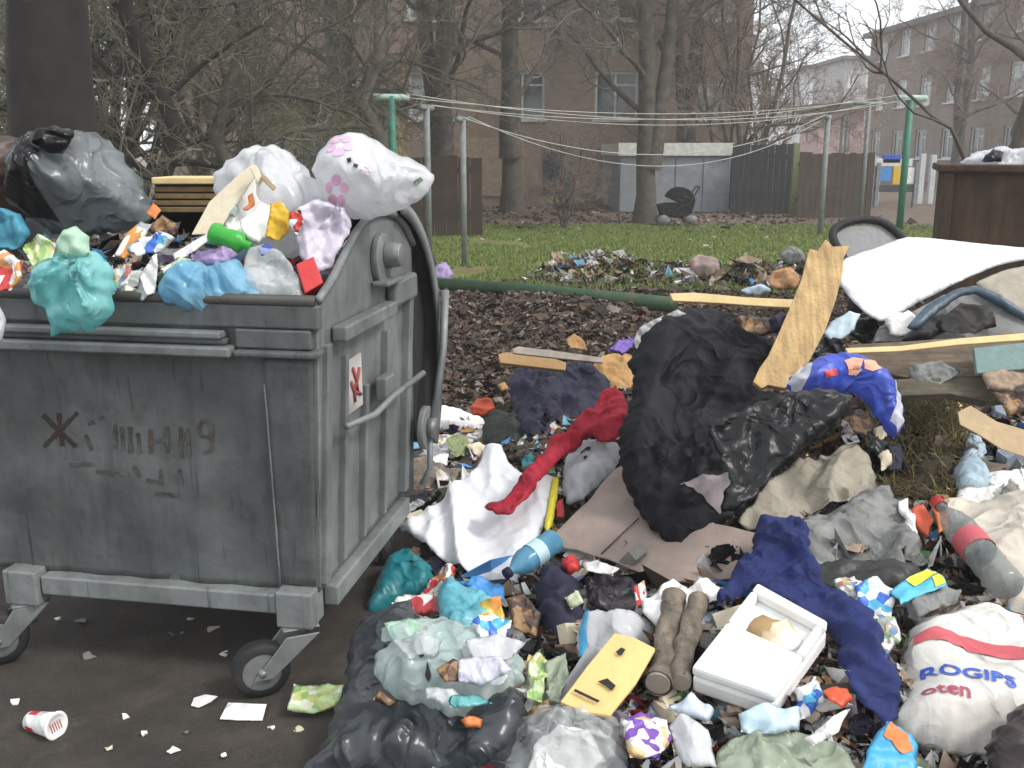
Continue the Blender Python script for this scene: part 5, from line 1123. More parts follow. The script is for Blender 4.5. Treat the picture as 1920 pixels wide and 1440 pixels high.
Puff('red_scarf', 'long crimson scarf trailing over the white cloth', 'scarf', REDC, [(905, 948), (925, 938), (950, 935), (985, 895), (1020, 850), (1060, 808), (1100, 775), (1130, 745), (1160, 738), (1182, 770), (1180, 812), (1140, 830), (1105, 820), (1070, 845), (1040, 880), (1000, 925), (960, 966), (930, 968)], tk=.028, edge=.035, pl=wc.pl.up(.10), fold=(.024, 12., 40., 5.), crum=(.010, 12.), res=.009)
Puff('navy_jacket', 'bundled dark navy jacket beneath the crimson scarf', 'jacket', DNAVY, [(948, 720), (985, 698), (1040, 694), (1095, 696), (1140, 715), (1144, 745), (1110, 775), (1075, 800), (1040, 840), (1000, 868), (960, 850), (952, 800), (965, 765)], tk=.10, edge=.10, lift=.16, fold=(.03, 7., 20., 2.), crum=(.03, 9.))
Puff('dark_bundle', 'blackish green bundle beside the navy jacket', 'bundle', mat('black_green', (.012, .018, .014), .7, .4), [(905, 800), (930, 775), (970, 780), (990, 820), (985, 860), (940, 850), (908, 835)], tk=.08, edge=.07, lift=.05, crum=(.015, 10.))
Puff('brown_paper_bag', 'crumpled orange brown paper bag behind the crimson scarf', 'paper bag', ORCARD, [(1110, 690), (1130, 676), (1186, 672), (1190, 700), (1178, 742), (1150, 745), (1128, 715)], tk=.05, edge=.05, lift=.1, crum=(.018, 11.))
wb = Puff('carrier_bag', 'white plastic bag with black handle print between scarf and black bag', 'bag', WHITE, [(1056, 900), (1064, 860), (1092, 832), (1130, 824), (1162, 834), (1156, 870), (1130, 900), (1095, 930), (1062, 942)], tk=.06, edge=.06, lift=.12, crum=(.014, 10.))
wb.decal('handle_print', [[(1096, 866), (1104, 858), (1118, 862), (1116, 868), (1104, 866), (1098, 872)], [(1104, 884), (1108, 878), (1114, 884), (1110, 892)], [(1126, 848), (1140, 842), (1142, 846), (1128, 852)]], INK)
Puff('yellow_strip', 'bright yellow packet edge along the white cloth', 'packet', BYELL, [(1022, 985), (1030, 930), (1034, 898), (1046, 895), (1046, 930), (1036, 985), (1026, 998)], tk=.012, edge=.015, lift=.17, crum=(.004, 12.), res=.008)
Puff('red_scrap', 'red scrap beside the yellow packet edge', 'scrap', RED, [(1040, 940), (1055, 930), (1058, 965), (1046, 972)], tk=.012, edge=.015, lift=.15, crum=(.006, 12.), res=.008)
# sticks behind
slab('batten', 'short pale brown batten behind the navy jacket', 'batten', mat('batten_wood', (.42, .26, .12), .8, .15), [(934, 664), (950, 660), (1040, 672), (1062, 680), (1060, 694), (1040, 692), (938, 680)], .03, Y=5.2, tilt=50)
slab('lath', 'thin greyish lath lying over the short pale brown batten', 'lath', WOODG, [(960, 654), (972, 649), (1060, 660), (1130, 670), (1130, 680), (1050, 672), (962, 662)], .015, Y=5.1, tilt=50)
for ol, m_, lb, yv in (([(1140, 660), (1160, 636), (1190, 630), (1186, 650), (1165, 668)], PURPLE, 'violet crumpled wrapper at the back of the heap', 4.6), ([(1060, 640), (1076, 628), (1096, 640), (1100, 654), (1070, 656)], ORCARD, 'small orange brown card behind the greyish lath', 5.3), ([(880, 765), (894, 750), (920, 750), (930, 768), (912, 780), (886, 778)], ORED, 'bright red plastic lid beside the white papers', 5.3), ([(932, 726), (946, 718), (956, 732), (940, 738)], ORCARD, 'ochre scrap next to the navy jacket', 5.0)):
    Puff('scrap', lb, 'scrap', m_, ol, tk=.03, edge=.03, Y=yv, tilt=52, crum=(.010, 12.), res=.010)
for ol, m_, lb in (([(800, 760), (850, 765), (905, 785), (915, 810), (860, 815), (805, 800)], WHITEP, 'white crumpled paper sheets next to the container lid lever'), ([(812, 772), (838, 775), (852, 790), (822, 796)], YPAPER, 'ochre leaf on the white crumpled paper sheets'), ([(800, 818), (870, 818), (912, 800), (912, 830), (850, 845), (800, 835)], W_MIX, 'white printed packet below the crumpled paper sheets'), ([(755, 815), (790, 815), (800, 840), (770, 850), (752, 838)], SKYB, 'light blue wrapper by the container corner'), ([(800, 858), (820, 842), (842, 856), (836, 886), (808, 884)], FOAM, 'white foam cube behind the white cloth'), ([(760, 870), (800, 860), (850, 880), (890, 880), (860, 910), (790, 930), (755, 910)], BARKL, 'grey brown clod of litter behind the white cloth'), ([(870, 840), (900, 835), (920, 850), (900, 862)], CREAM, 'cream carton scrap between white cloth and dark bundle'), ([(975, 862), (1000, 850), (1006, 872), (984, 885)], TEAL, 'teal wrapper beside the top of the white cloth'), ([(760, 935), (800, 925), (830, 925), (790, 960), (755, 985)], BLACKP, 'black plastic rag at the container side')):
    Puff('scrap', lb, 'scrap', m_, ol, tk=.035, edge=.04, lift=.04, crum=(.012, 12.), res=.010)

# ---- foreground
fbk = Puff('rubbish_bag', 'torn open black rubbish bag spilling coloured plastic at the heap foot', 'bag', DGREYBAG, [(560, 1470), (590, 1410), (612, 1372), (640, 1300), (650, 1240), (652, 1205), (690, 1165), (730, 1140), (770, 1130), (800, 1180), (860, 1260), (930, 1280), (985, 1310), (985, 1380), (960, 1470)], tk=.10, edge=.14, lift=.03, tilt=34, fold=(.02, 5., 70., 3.), crum=(.020, 7.), knot=(800, 1250), pleat=.02)
mb_ = Puff('inner_bag', 'mint green see-through bag bulging out of the torn black bag', 'bag', MINT, [(690, 1225), (702, 1190), (745, 1165), (800, 1158), (860, 1170), (930, 1195), (975, 1230), (975, 1280), (930, 1330), (880, 1350), (830, 1335), (770, 1318), (720, 1290)], tk=.08, edge=.09, pl=fbk.pl.up(.085), crum=(.022, 10.), res=.009)
mb_.decal('dark_print', [[(784, 1232), (792, 1228), (800, 1262), (792, 1266)], [(800, 1290), (806, 1272), (812, 1290), (806, 1300)]], INK)
for ol, m_, lb, lf in (([(720, 1170), (760, 1160), (790, 1175), (785, 1210), (740, 1205)], PALEGREEN, 'pale lime wrapper showing inside the mint bag', .20), ([(820, 1262), (850, 1240), (870, 1250), (860, 1285), (835, 1285)], W_CHOC, 'brown carton scrap on the mint bag', .22), ([(870, 1200), (930, 1190), (985, 1210), (960, 1240), (890, 1245)], WHITE, 'white film crumpled on the mint bag', .22), ([(860, 1240), (940, 1235), (960, 1265), (900, 1290), (860, 1280)], mat('white_lilac_film', (.68, .68, .78), .4, .1, transl=.2, crease=22.), 'lilac white film crumpled over the mint bag', .23), ([(740, 1205), (790, 1190), (830, 1200), (815, 1235), (770, 1240)], CLEAR, 'clear film fold on the mint bag', .21), ([(800, 1290), (850, 1295), (880, 1320), (840, 1328), (800, 1312)], WHITE, 'narrow white film along the mint bag edge', .2), ([(880, 1165), (920, 1150), (960, 1170), (950, 1200), (900, 1200)], W_BLUE, 'white and blue wrapper at the top of the mint bag', .19), ([(840, 1310), (900, 1300), (925, 1312), (880, 1330), (845, 1330)], TURQ, 'turquoise strip along the torn black bag mouth', .22), ([(862, 1345), (880, 1336), (905, 1342), (900, 1360), (872, 1360)], ORANGE, 'orange peel at the torn black bag mouth', .2), ([(700, 1315), (715, 1300), (742, 1318), (735, 1330)], W_CHOC, 'brown scrap at the edge of the torn black bag', .19), ([(985, 1235), (1010, 1215), (1030, 1240), (1015, 1320), (990, 1320)], W_GRN, 'green and yellow packet beside the mint bag', .12), ([(1020, 1230), (1060, 1215), (1066, 1270), (1050, 1320), (1025, 1320)], CLEARG, 'greenish clear packet beside the yellow envelope', .11)):
    Puff('wrapper', lb, 'wrapper', m_, ol, tk=.025, edge=.03, lift=lf, pl=fbk.pl.up(lf - .03) if ol[0][0] < 980 else None, crum=(.012, 14.), res=.008)
Puff('bag_flap', None, None, DGREYBAG, [(880, 1340), (920, 1300), (960, 1290), (985, 1300), (975, 1350), (940, 1410), (890, 1440), (870, 1400)], tk=.04, edge=.05, pl=fbk.pl.up(.12), fold=(.015, 8., 60., 3.), crum=(.012, 9.), parent=fbk.o)
Puff('teal_bag', 'dark teal plastic bag by the container corner', 'bag', TEAL, [(688, 1150), (700, 1100), (730, 1055), (765, 1040), (800, 1055), (820, 1075), (800, 1110), (760, 1128), (720, 1145)], tk=.07, edge=.07, lift=.04, crum=(.016, 9.))
Puff('cyan_bag', 'pale cyan carrier bag with knotted handles above the mint bag', 'bag', CYAN, [(825, 1180), (820, 1130), (832, 1090), (850, 1080), (870, 1100), (900, 1110), (930, 1130), (925, 1175), (880, 1200), (840, 1200)], tk=.06, edge=.05, lift=.12, crum=(.018, 12.), res=.009)
for ol, m_, lb, lf in (([(788, 1120), (800, 1085), (830, 1070), (858, 1075), (850, 1100), (830, 1130), (800, 1135)], W_RED, 'white wrapper with red print behind the cyan bag', .11), ([(735, 1140), (760, 1122), (800, 1122), (830, 1130), (825, 1148), (770, 1150)], mat('red_white_film', (.5, .05, .06), .45, palette=[(.78, .76, .74), (.5, .05, .06)], pscale=25), 'red and white film at the black bag mouth', .12), ([(850, 1092), (900, 1085), (945, 1095), (945, 1120), (890, 1118)], MBLUE, 'blue packet beneath the edge of the white cloth', .11), ([(895, 1125), (940, 1122), (945, 1160), (900, 1165)], mat('yellow_orange_pack', (.7, .5, .1), .5, palette=[(.7, .3, .06), (.75, .6, .2)], pscale=25), 'yellow and orange packet beside the cyan bag', .15), ([(950, 1130), (985, 1120), (1015, 1150), (1005, 1190), (965, 1180)], W_CHOC, 'brown and ochre wrapper between bottle and mint bag', .12), ([(1050, 1060), (1062, 1042), (1085, 1050), (1090, 1080), (1068, 1085)], RED, 'red bottle top carton beside the white carton flap', .12), ([(1085, 1045), (1120, 1046), (1162, 1068), (1150, 1085), (1100, 1075)], WHITEP, 'white carton flap under the mauve cardboard', .13), ([(1058, 1120), (1085, 1105), (1095, 1130), (1070, 1140)], mat('pale_lime', (.6, .65, .45), .6), 'pale lime scrap on the dark navy cloth', .13), ([(1190, 1110), (1210, 1095), (1215, 1130), (1195, 1140)], W_RED, 'small white and red wrapper next to the black pouch', .13)):
    Puff('wrapper', lb, 'wrapper', m_, ol, tk=.025, edge=.03, lift=lf, crum=(.012, 14.), res=.008)
Puff('dark_cloth', 'dark navy cloth lying below the pale blue bottle', 'cloth', DNAVY, [(1000, 1120), (1030, 1075), (1060, 1075), (1090, 1110), (1095, 1170), (1080, 1225), (1040, 1215), (1015, 1170)], tk=.05, edge=.06, lift=.05, fold=(.015, 7., 80., 3.), crum=(.014, 9.))
Puff('black_pouch', 'black plastic pouch under the mauve cardboard edge', 'bag', mat('plum_black', (.03, .024, .032), .4, .5, crease=18.), [(1095, 1090), (1130, 1072), (1180, 1080), (1205, 1105), (1200, 1140), (1150, 1155), (1110, 1140)], tk=.06, edge=.06, lift=.07, crum=(.014, 10.))
wbb = Puff('white_bag', 'white plastic bag with a blue band under the yellow envelope', 'bag', WHITE, [(1078, 1240), (1082, 1190), (1100, 1165), (1150, 1158), (1215, 1160), (1220, 1200), (1170, 1260), (1110, 1275)], tk=.06, edge=.06, lift=.06, crum=(.014, 10.))
wbb.decal('blue_band', [[(1088, 1250), (1090, 1200), (1104, 1172), (1116, 1172), (1106, 1205), (1104, 1255)]], mat('band_blue', (.08, .45, .75), .5))
ye = slab('yellow_envelope', 'yellow paper envelope with black marks lying on the heap', 'envelope', YPAPER, [(1050, 1316), (1100, 1250), (1152, 1186), (1190, 1196), (1228, 1214), (1190, 1280), (1142, 1342), (1096, 1334)], .012, lift=.17, rough=.006)
pl = ye[1]
def on_slab(ob, pl, name, px_, m_, off=.008):
    P = [pl.hit(*q) + pl.n * off for q in px_]; return raw(name, P, [tuple(range(len(P)))], m_, ob, smooth=False)
on_slab(ye[0], pl, 'ink_mark', [(1156, 1226), (1166, 1218), (1174, 1222), (1166, 1234), (1160, 1232)], INK, .009); on_slab(ye[0], pl, 'ink_mark', [(1122, 1282), (1140, 1276), (1156, 1290), (1148, 1300), (1136, 1290)], INK, .009); on_slab(ye[0], pl, 'ink_line', [(1076, 1300), (1080, 1296), (1126, 1318), (1122, 1322)], INK, .009)
for (a_, b_, r_, lb) in (((1230, 1330), (1262, 1170), .036, 'short grey bark covered log beside the yellow envelope'), ((1268, 1325), (1300, 1175), .030, 'second grey bark covered log next to the foam box')):
    p, q = on(*a_, .1), on(*b_, .12); t = thing('log', lb, 'log', p)
    P = [p + (q - p) * k + np.array([nrg.normal(0, .004), 0, nrg.normal(0, .004)]) for k in np.linspace(0, 1, 9)]
    MB().tube(P, [r_ * (1 + nrg.uniform(-.1, .1)) for _ in P], 14, cap=False).build('bark', BARKL, t, True)
    ax = (q - p) / np.linalg.norm(q - p)
    for e, s_ in ((P[0], -1), (P[-1], 1)): MB().tube([e + ax * s_ * .002, e - ax * s_ * .02], r_ * .93, 14).build('cut_end', WOODG, t)
# foam box
fx = thing('foam_box', 'open white foam food box with leftovers in one half', 'box', pile(1425, 1220))
o_, pl = slab('base', None, None, FOAM, [(1296, 1268), (1420, 1108), (1552, 1182), (1452, 1322)], .06, lift=.13, parent=fx, bevel=.012)
o1 = pl.st(1296, 1268); o2 = pl.st(1420, 1108); o3 = pl.st(1552, 1182); o4 = pl.st(1452, 1322)
bil = lambda u, v: (o1 * (1 - u) + o4 * u) * (1 - v) + (o2 * (1 - u) + o3 * u) * v
def prism(name, q, h0, h1, m_, bev=.005):
    P = [bil(*p) for p in q]; V = [pl.w(p, h0) for p in P] + [pl.w(p, h1) for p in P]; n = len(P)
    o = raw(name, V, [tuple(range(n))[::-1], tuple(range(n, 2 * n))] + [(i, (i + 1) % n, (i + 1) % n + n, i + n) for i in range(n)], m_, fx, smooth=False)
    bm = bmesh.new(); bm.from_mesh(o.data); bmesh.ops.recalc_face_normals(bm, faces=bm.faces); bm.to_mesh(o.data); bm.free()
    b = o.modifiers.new('bevel', 'BEVEL'); b.width = bev; b.segments = 2
prism('lid', [(0, 0), (1, 0), (1, .52), (0, .52)], .001, .035, FOAM, .01)
for q in ([(0, .525), (.10, .525), (.10, .90), (0, .90)], [(.90, .525), (1, .525), (1, .90), (.90, .90)], [(0, .903), (1, .903), (1, 1), (0, 1)]): prism('rim', q, .001, .034, FOAM, .008)
for cx_, cy_, s_, m_ in ((.40, .68, .05, mat('food_brown', (.38, .25, .11), .7)), (.55, .72, .045, CREAM), (.48, .60, .035, mat('food_tan', (.5, .4, .26), .7)), (.68, .66, .04, FOAM), (.6, .58, .03, CREAM)):
    V = []; c_ = bil(cx_, cy_); bm = bmesh.new(); bmesh.ops.create_icosphere(bm, subdivisions=2, radius=1)
    for v in bm.verts:
        k = 1 + .35 * noise.noise(v.co * 2 + Vector((cx_ * 9, cy_ * 9, 0))); V.append(pl.w(c_ + np.array([v.co.x, v.co.y]) * s_ * k, .004 + v.co.z * .018 * k))
    bm.verts.index_update(); Fc = [tuple(v.index for v in f.verts) for f in bm.faces]; bm.free(); raw('leftover', V, Fc, m_, fx)
Puff('paper_plate', 'crushed white paper tray lying above the foam box', 'tray', WHITEP, [(1206, 1130), (1240, 1098), (1262, 1086), (1290, 1102), (1330, 1090), (1362, 1098), (1360, 1128), (1310, 1142), (1270, 1160), (1230, 1168), (1205, 1150)], tk=.03, edge=.035, lift=.15, crum=(.014, 11.), res=.009)
for ol, m_, lb, lf in (([(1300, 1150), (1340, 1135), (1370, 1140), (1350, 1180), (1310, 1200)], mat('pale_blue_film', (.55, .64, .74), .35, .15, transl=.2, alpha=.9, crease=22.), 'pale blue film beneath the crushed paper tray', .08), ([(1540, 1300), (1560, 1285), (1590, 1290), (1602, 1310), (1580, 1328), (1550, 1325)], ORED, 'round red plastic lid beside the navy trousers', .12), ([(1490, 1290), (1530, 1280), (1548, 1320), (1500, 1345)], W_BLUE, 'white and blue carton near the round red lid', .10), ([(1505, 1385), (1560, 1345), (1592, 1345), (1570, 1375), (1525, 1402)], WHITEP, 'white folded card at the heap foot below the red lid', .14), ([(1385, 1345), (1430, 1325), (1500, 1335), (1500, 1375), (1440, 1390), (1390, 1375)], PALEBLUE, 'pale grey blue crushed packet below the foam box', .11), ([(1250, 1330), (1300, 1310), (1340, 1330), (1330, 1360), (1280, 1350)], mat('light_blue_tissue', (.6, .68, .76), .7), 'light blue tissue at the base of the logs', .09), ([(1165, 1350), (1200, 1336), (1250, 1350), (1262, 1390), (1235, 1430), (1180, 1430)], W_PURP, 'white wrapper with purple print at the heap foot', .11), ([(1255, 1360), (1290, 1345), (1330, 1380), (1345, 1450), (1290, 1450), (1265, 1410)], WHITE, 'white plastic strip beside the purple printed wrapper', .10), ([(1345, 1330), (1385, 1330), (1390, 1370), (1360, 1375)], BARKL, 'grey brown clod below the foam box corner', .06), ([(1350, 1400), (1420, 1370), (1500, 1375), (1580, 1400), (1610, 1470), (1340, 1470)], CLEARG, 'pale greenish plastic sheet crumpled at the heap foot', .09), ([(1600, 1110), (1640, 1092), (1680, 1120), (1670, 1160), (1625, 1165)], W_BLUE, 'blue and white detergent packet behind the navy trousers', .13), ([(1560, 1090), (1600, 1080), (1620, 1100), (1600, 1130), (1570, 1120)], W_MIX, 'mixed colour wrapper behind the navy trousers', .11), ([(1630, 1165), (1680, 1160), (1690, 1200), (1660, 1240), (1640, 1210)], W_MIX, 'small printed wrapper beside the cement sack', .11), ([(1700, 1130), (1760, 1105), (1800, 1115), (1790, 1140), (1720, 1160)], GREYC, 'grey film scrap above the cement sack', .14)):
    Puff('wrapper', lb, 'wrapper', m_, ol, tk=.03, edge=.035, lift=lf, crum=(.014, 12.), res=.009)
yc = Puff('printed_packet', 'yellow and cyan printed packet leaning near the clear bottle', 'packet', mat('cyan_pack', (.10, .48, .70), .4, .1), [(1668, 1110), (1700, 1090), (1740, 1064), (1758, 1082), (1772, 1108), (1720, 1130), (1685, 1145)], tk=.02, edge=.025, lift=.17, crum=(.006, 10.), res=.008)
yc.decal('yellow_panel', [[(1696, 1094), (1738, 1068), (1754, 1082), (1712, 1108)], [(1756, 1086), (1768, 1106), (1750, 1114), (1744, 1092)]], BYELL)
# cement sack
cs = Puff('cement_sack', 'off white paper building sack with red stripe and blue lettering', 'sack', mat('sack_paper', (.62, .60, .56), .75, .05, dirt=.16, dirtcol=(.4, .36, .3), crease=10.), [(1690, 1215), (1720, 1170), (1780, 1155), (1835, 1142), (1900, 1160), (1990, 1190), (1990, 1370), (1900, 1395), (1830, 1412), (1760, 1405), (1700, 1390), (1672, 1350), (1700, 1290)], tk=.10, edge=.10, lift=.05, fold=(.012, 5., 20., 3.), crum=(.006, 6.))
cs.decal('red_stripe', [[(1704, 1214), (1740, 1212), (1800, 1230), (1870, 1252), (1940, 1272), (1940, 1296), (1860, 1276), (1790, 1252), (1730, 1234), (1706, 1232)]], PINKSTR)
cs.decal('pink_band', [[(1826, 1150), (1850, 1148), (1930, 1172), (1930, 1184), (1850, 1160)]], mat('pink_band', (.62, .32, .34), .7)); cs.decal('red_corner', [[(1900, 1185), (1940, 1190), (1940, 1240), (1910, 1228)]], PINKSTR)
cs.text('lettering', 'ROGIPS', BLUE, (1714, 1302), (1840, 1338), .064, .004, .0015)
cs.text('lettering', 'oten', mat('plum_ink', (.36, .05, .10), .7), (1712, 1349), (1794, 1366), .06, .004, .001)
Puff('orange_blue_pack', 'orange and bright blue packet under the cement sack', 'packet', mat('azure_pack', (.06, .38, .66), .45, .15), [(1600, 1470), (1630, 1400), (1665, 1352), (1690, 1360), (1720, 1400), (1720, 1470)], tk=.04, edge=.05, lift=.11, crum=(.012, 10.)).decal('orange_print', [[(1650, 1400), (1668, 1362), (1690, 1372), (1712, 1410), (1690, 1420), (1668, 1404)]], ORANGE)
Puff('dark_bag', 'black bag at the very foot of the cement sack', 'bag', mat('plum_bag', (.025, .015, .016), .4, .4, crease=16.), [(1850, 1400), (1880, 1340), (1930, 1310), (1990, 1310), (1990, 1480), (1860, 1480)], tk=.07, edge=.08, lift=.16, crum=(.016, 9.))
Puff('clear_bag', 'clear crumpled plastic bag at the foot of the heap', 'bag', CLEAR, [(945, 1470), (960, 1390), (985, 1345), (1030, 1325), (1090, 1325), (1140, 1340), (1170, 1380), (1172, 1470)], tk=.10, edge=.10, lift=.04, crum=(.028, 9.), res=.010)
Puff('tissue', 'white tissue wad inside the clear bag', 'tissue', WHITEP, [(985, 1460), (1000, 1400), (1050, 1370), (1110, 1380), (1140, 1440), (1100, 1470)], tk=.06, edge=.07, lift=.05, crum=(.02, 12.))

# ---- items on the asphalt
cp = thing('paper_cup', 'white paper cup with red print lying on the asphalt', 'cup', gnd(95, 1380))
rr = .036; a, b_ = gnd(58, 1366) + [0, 0, rr * .72], gnd(118, 1382) + [0, -.005, rr]
ax = (b_ - a); ax = ax / np.linalg.norm(ax); b_ = a + ax * .10
V, Fc = lathe([(0, .002), (0, .025), (.03, .026), (.95, .036), (1, .038)], a, b_, 26); raw('cup_wall', V, Fc, W_RED if False else WHITEP, cp)
V, Fc = lathe([(.10, .0275), (.42, .0313)], a, b_, 26); V2 = V; Fc2 = [f for i, f in enumerate(Fc) if (i % 26) % 13 < 8]; raw('red_print', V2, Fc2, RED, cp)
V, Fc = lathe([(.985, .0385), (1.02, .0405), (1.05, .0385), (1.05, .031), (1.03, .030), (1.03, .001)], a, b_, 26); raw('lid', V, Fc, FOAM, cp)
for k in range(5):
    q = a + ax * .1045; u = np.cross(ax, [0, 0, 1.]); u /= np.linalg.norm(u); v = np.cross(u, ax); o_ = q + u * (-.016 + .008 * k)
    MB().tube([o_ - v * .014 + ax * .0, o_ + u * .005 + v * .014], .0014, 5).build('lid_mark', PINKSTR, cp)
slab('paper_sheet', 'flat white paper lying on the asphalt by the castor', 'paper', WHITEP, [(412, 1348), (428, 1318), (500, 1320), (492, 1350)], .002, lift=.006, tilt=4, bevel=0, rough=.004)
slab('paper_scrap', 'small torn white paper near the flat white sheet', 'paper', WHITEP, [(358, 1322), (364, 1308), (385, 1302), (408, 1306), (396, 1316), (372, 1326)], .002, lift=.008, tilt=5, bevel=0, rough=.004)
jc = Puff('juice_carton', 'crushed green and white drink carton beside the torn black bag', 'carton', W_GRN, [(542, 1338), (550, 1282), (600, 1280), (645, 1285), (640, 1320), (636, 1336), (590, 1340)], tk=.04, edge=.03, lift=.02, tilt=30, crum=(.006, 9.), rag=.4)
# scraps under and around the container
n_ = 0
for px, py, s_ in ((60, 1160, .018), (110, 1162, .014), (155, 1165, .022), (330, 1188, .03), (355, 1162, .014), (400, 1182, .028), (165, 1232, .022), (425, 1228, .02), (470, 1200, .02), (235, 1345, .012), (270, 1378, .010), (325, 1408, .016), (205, 1405, .010), (30, 1318, .016), (350, 1375, .010), (560, 1370, .014), (510, 1365, .014), (420, 1420, .009)):
    g = gnd(px, py, .004); V = [g + np.array([s_ * math.cos(t) * rng.uniform(.6, 1.3), s_ * math.sin(t) * rng.uniform(.5, 1.1), rng.uniform(0, .012)]) for t in np.linspace(0, 2 * math.pi, 8)[:-1]]
    n = len(V); V += [v - np.array([0, 0, .003]) for v in V]
    o = raw('paper_scrap', V, [tuple(range(n)), tuple(range(n, 2 * n))[::-1]] + [(i, i + n, (i + 1) % n + n, (i + 1) % n) for i in range(n)], rng.choice([WHITEP, WHITEP, CREAM, GREYC]), smooth=False)
    setp(o, 'tiny torn paper scrap on the asphalt under or before the container', 'scrap', 'paper scraps on the asphalt')
# ---- medium filler things, many of each kind
def blob_mesh(seed, flat, sub=3):
    bm = bmesh.new(); bmesh.ops.create_icosphere(bm, subdivisions=sub, radius=1); V = []
    for v in bm.verts:
        c = v.co; k = 1 + .30 * (1 - 2.4 * abs(noise.noise(c * 1.6 + Vector((seed, 0, 0))))) + .12 * (1 - 2.4 * abs(noise.noise(c * 3.7 + Vector((0, seed, 0)))))
        V.append((c.x * k, c.y * k * .8, c.z * k * flat))
    bm.verts.index_update(); Fc = [tuple(v.index for v in f.verts) for f in bm.faces]; bm.free(); return V, Fc
def scrunch_mesh(seed, asp, amt):
    n = 13; V = []
    for j in range(n):
        for i in range(n):
            p = Vector(((i / (n - 1) - .5) * 2, (j / (n - 1) - .5) * 2 * asp, 0)); q = p * 1.3 + Vector((seed, seed * 1.7, 0))
            d = noise.noise_vector(q) * amt + noise.noise_vector(q * 2.3) * amt * .5; r_ = 1 - 2 * abs(noise.noise(q * 1.9))
            V.append((p.x + d.x, p.y + d.y, d.z * 1.1 + .22 * r_ * amt * 2))
    Fc = [(j * n + i, j * n + i + 1, (j + 1) * n + i + 1, (j + 1) * n + i) for j in range(n - 1) for i in range(n - 1)]
    return V, Fc
def sheet_mesh(seed, asp):
    n = 9; V = []
    for j in range(n):
        for i in range(n):
            x, y = (i / (n - 1) - .5) * 2, (j / (n - 1) - .5) * 2 * asp
            V.append((x + .12 * vn(y * 2, seed), y + .12 * vn(x * 2, seed, 3), .35 * vn(x * .9, y * .9, seed) + .16 * (1 - 2 * abs(vn(x * 2, y * 2, seed + 4))) + .12 * x * x))
    m = len(V); Fc = [(j * n + i, j * n + i + 1, (j + 1) * n + i + 1, (j + 1) * n + i) for j in range(n - 1) for i in range(n - 1)]
    V += [(a, b, c - .02) for a, b, c in V]; Fc += [tuple(k + m for k in f)[::-1] for f in list(Fc)]
    return V, Fc
def box_mesh(a, b, c):
    mb = MB().box((-a, -b, -c), (a, b, c)); return mb.v, mb.f
protos = {}
def proto(key, VF, m, smooth=True):
    o = raw('proto', VF[0], VF[1], m, smooth=smooth, org=(0, 0, 0)); protos[key] = o.data; bpy.data.objects.remove(o)
kinds = [('crumpled_paper', 'crumpled white paper ball among the heap litter', 'paper', 'paper balls on the heap', [WHITEP], 'blob', .026, 34),
         ('film_scrap', 'wrinkled clear or white film scrap among the heap litter', 'film', 'film scraps on the heap', [WHITE, CLEAR], 'sheet', .045, 40),
         ('card_scrap', 'bent brown cardboard scrap among the heap litter', 'cardboard', 'cardboard scraps on the heap', [CARD, ORCARD, CARDP], 'sheet', .045, 34),
         ('food_wrapper', 'small colour printed food wrapper among the heap litter', 'wrapper', 'printed wrappers on the heap', [W_MIX, W_RED, W_BLUE, W_GRN], 'sheet', .038, 44),
         ('dark_rag', 'small dark rag wad among the heap litter', 'rag', 'dark rag wads on the heap', [BLACKC, DNAVY, W_CHOC], 'blob', .045, 36),
         ('small_carton', 'small battered carton box among the heap litter', 'carton', 'small cartons on the heap', [W_MIX, CREAM, W_BLUE], 'box', .032, 22),
         ('grey_rag_wad', 'dirty grey brown rag wad among the heap litter', 'rag', 'grey rag wads on the heap', [BARKL, GREYC], 'blob', .045, 30)]
for nm, lb, ct, gp, ms, kd, sz, cnt in kinds:
    for i, m_ in enumerate(ms):
        for v_ in range(3):
            if kd == 'blob': proto((nm, i, v_), scrunch_mesh(v_ * 3.3 + len(protos), .8, .62), m_, nm != 'crumpled_paper')
            elif kd == 'sheet': proto((nm, i, v_), scrunch_mesh(v_ * 2.7 + len(protos), .5 + .25 * v_, .38), m_, v_ != 1)
            else: proto((nm, i, v_), box_mesh(1, .6 + .2 * v_, .35 + .1 * v_), m_, False)
    k = 0
    while k < cnt:
        px, py = nrg.uniform(735, 1915), nrg.uniform(640, 1435)
        if px < 1150 and py < 800 or px < 760 and py > 1000 or px < 800 and py > 1150: continue
        p = pile(px, py)
        if p[1] > 5.8: continue
        s_ = sz * nrg.uniform(.6, 1.5); o = bpy.data.objects.new(nm, protos[(nm, int(nrg.integers(len(ms))), int(nrg.integers(3)))]); COL.objects.link(o)
        o.location = Vector(p + np.array([0, -.2, 1]) * (s_ * .45 + nrg.uniform(0, .03))); o.scale = (s_, s_, s_); o.rotation_euler = (nrg.normal(.35, .45), nrg.normal(0, .45), nrg.uniform(0, 6.28))
        setp(o, lb, ct, gp); k += 1
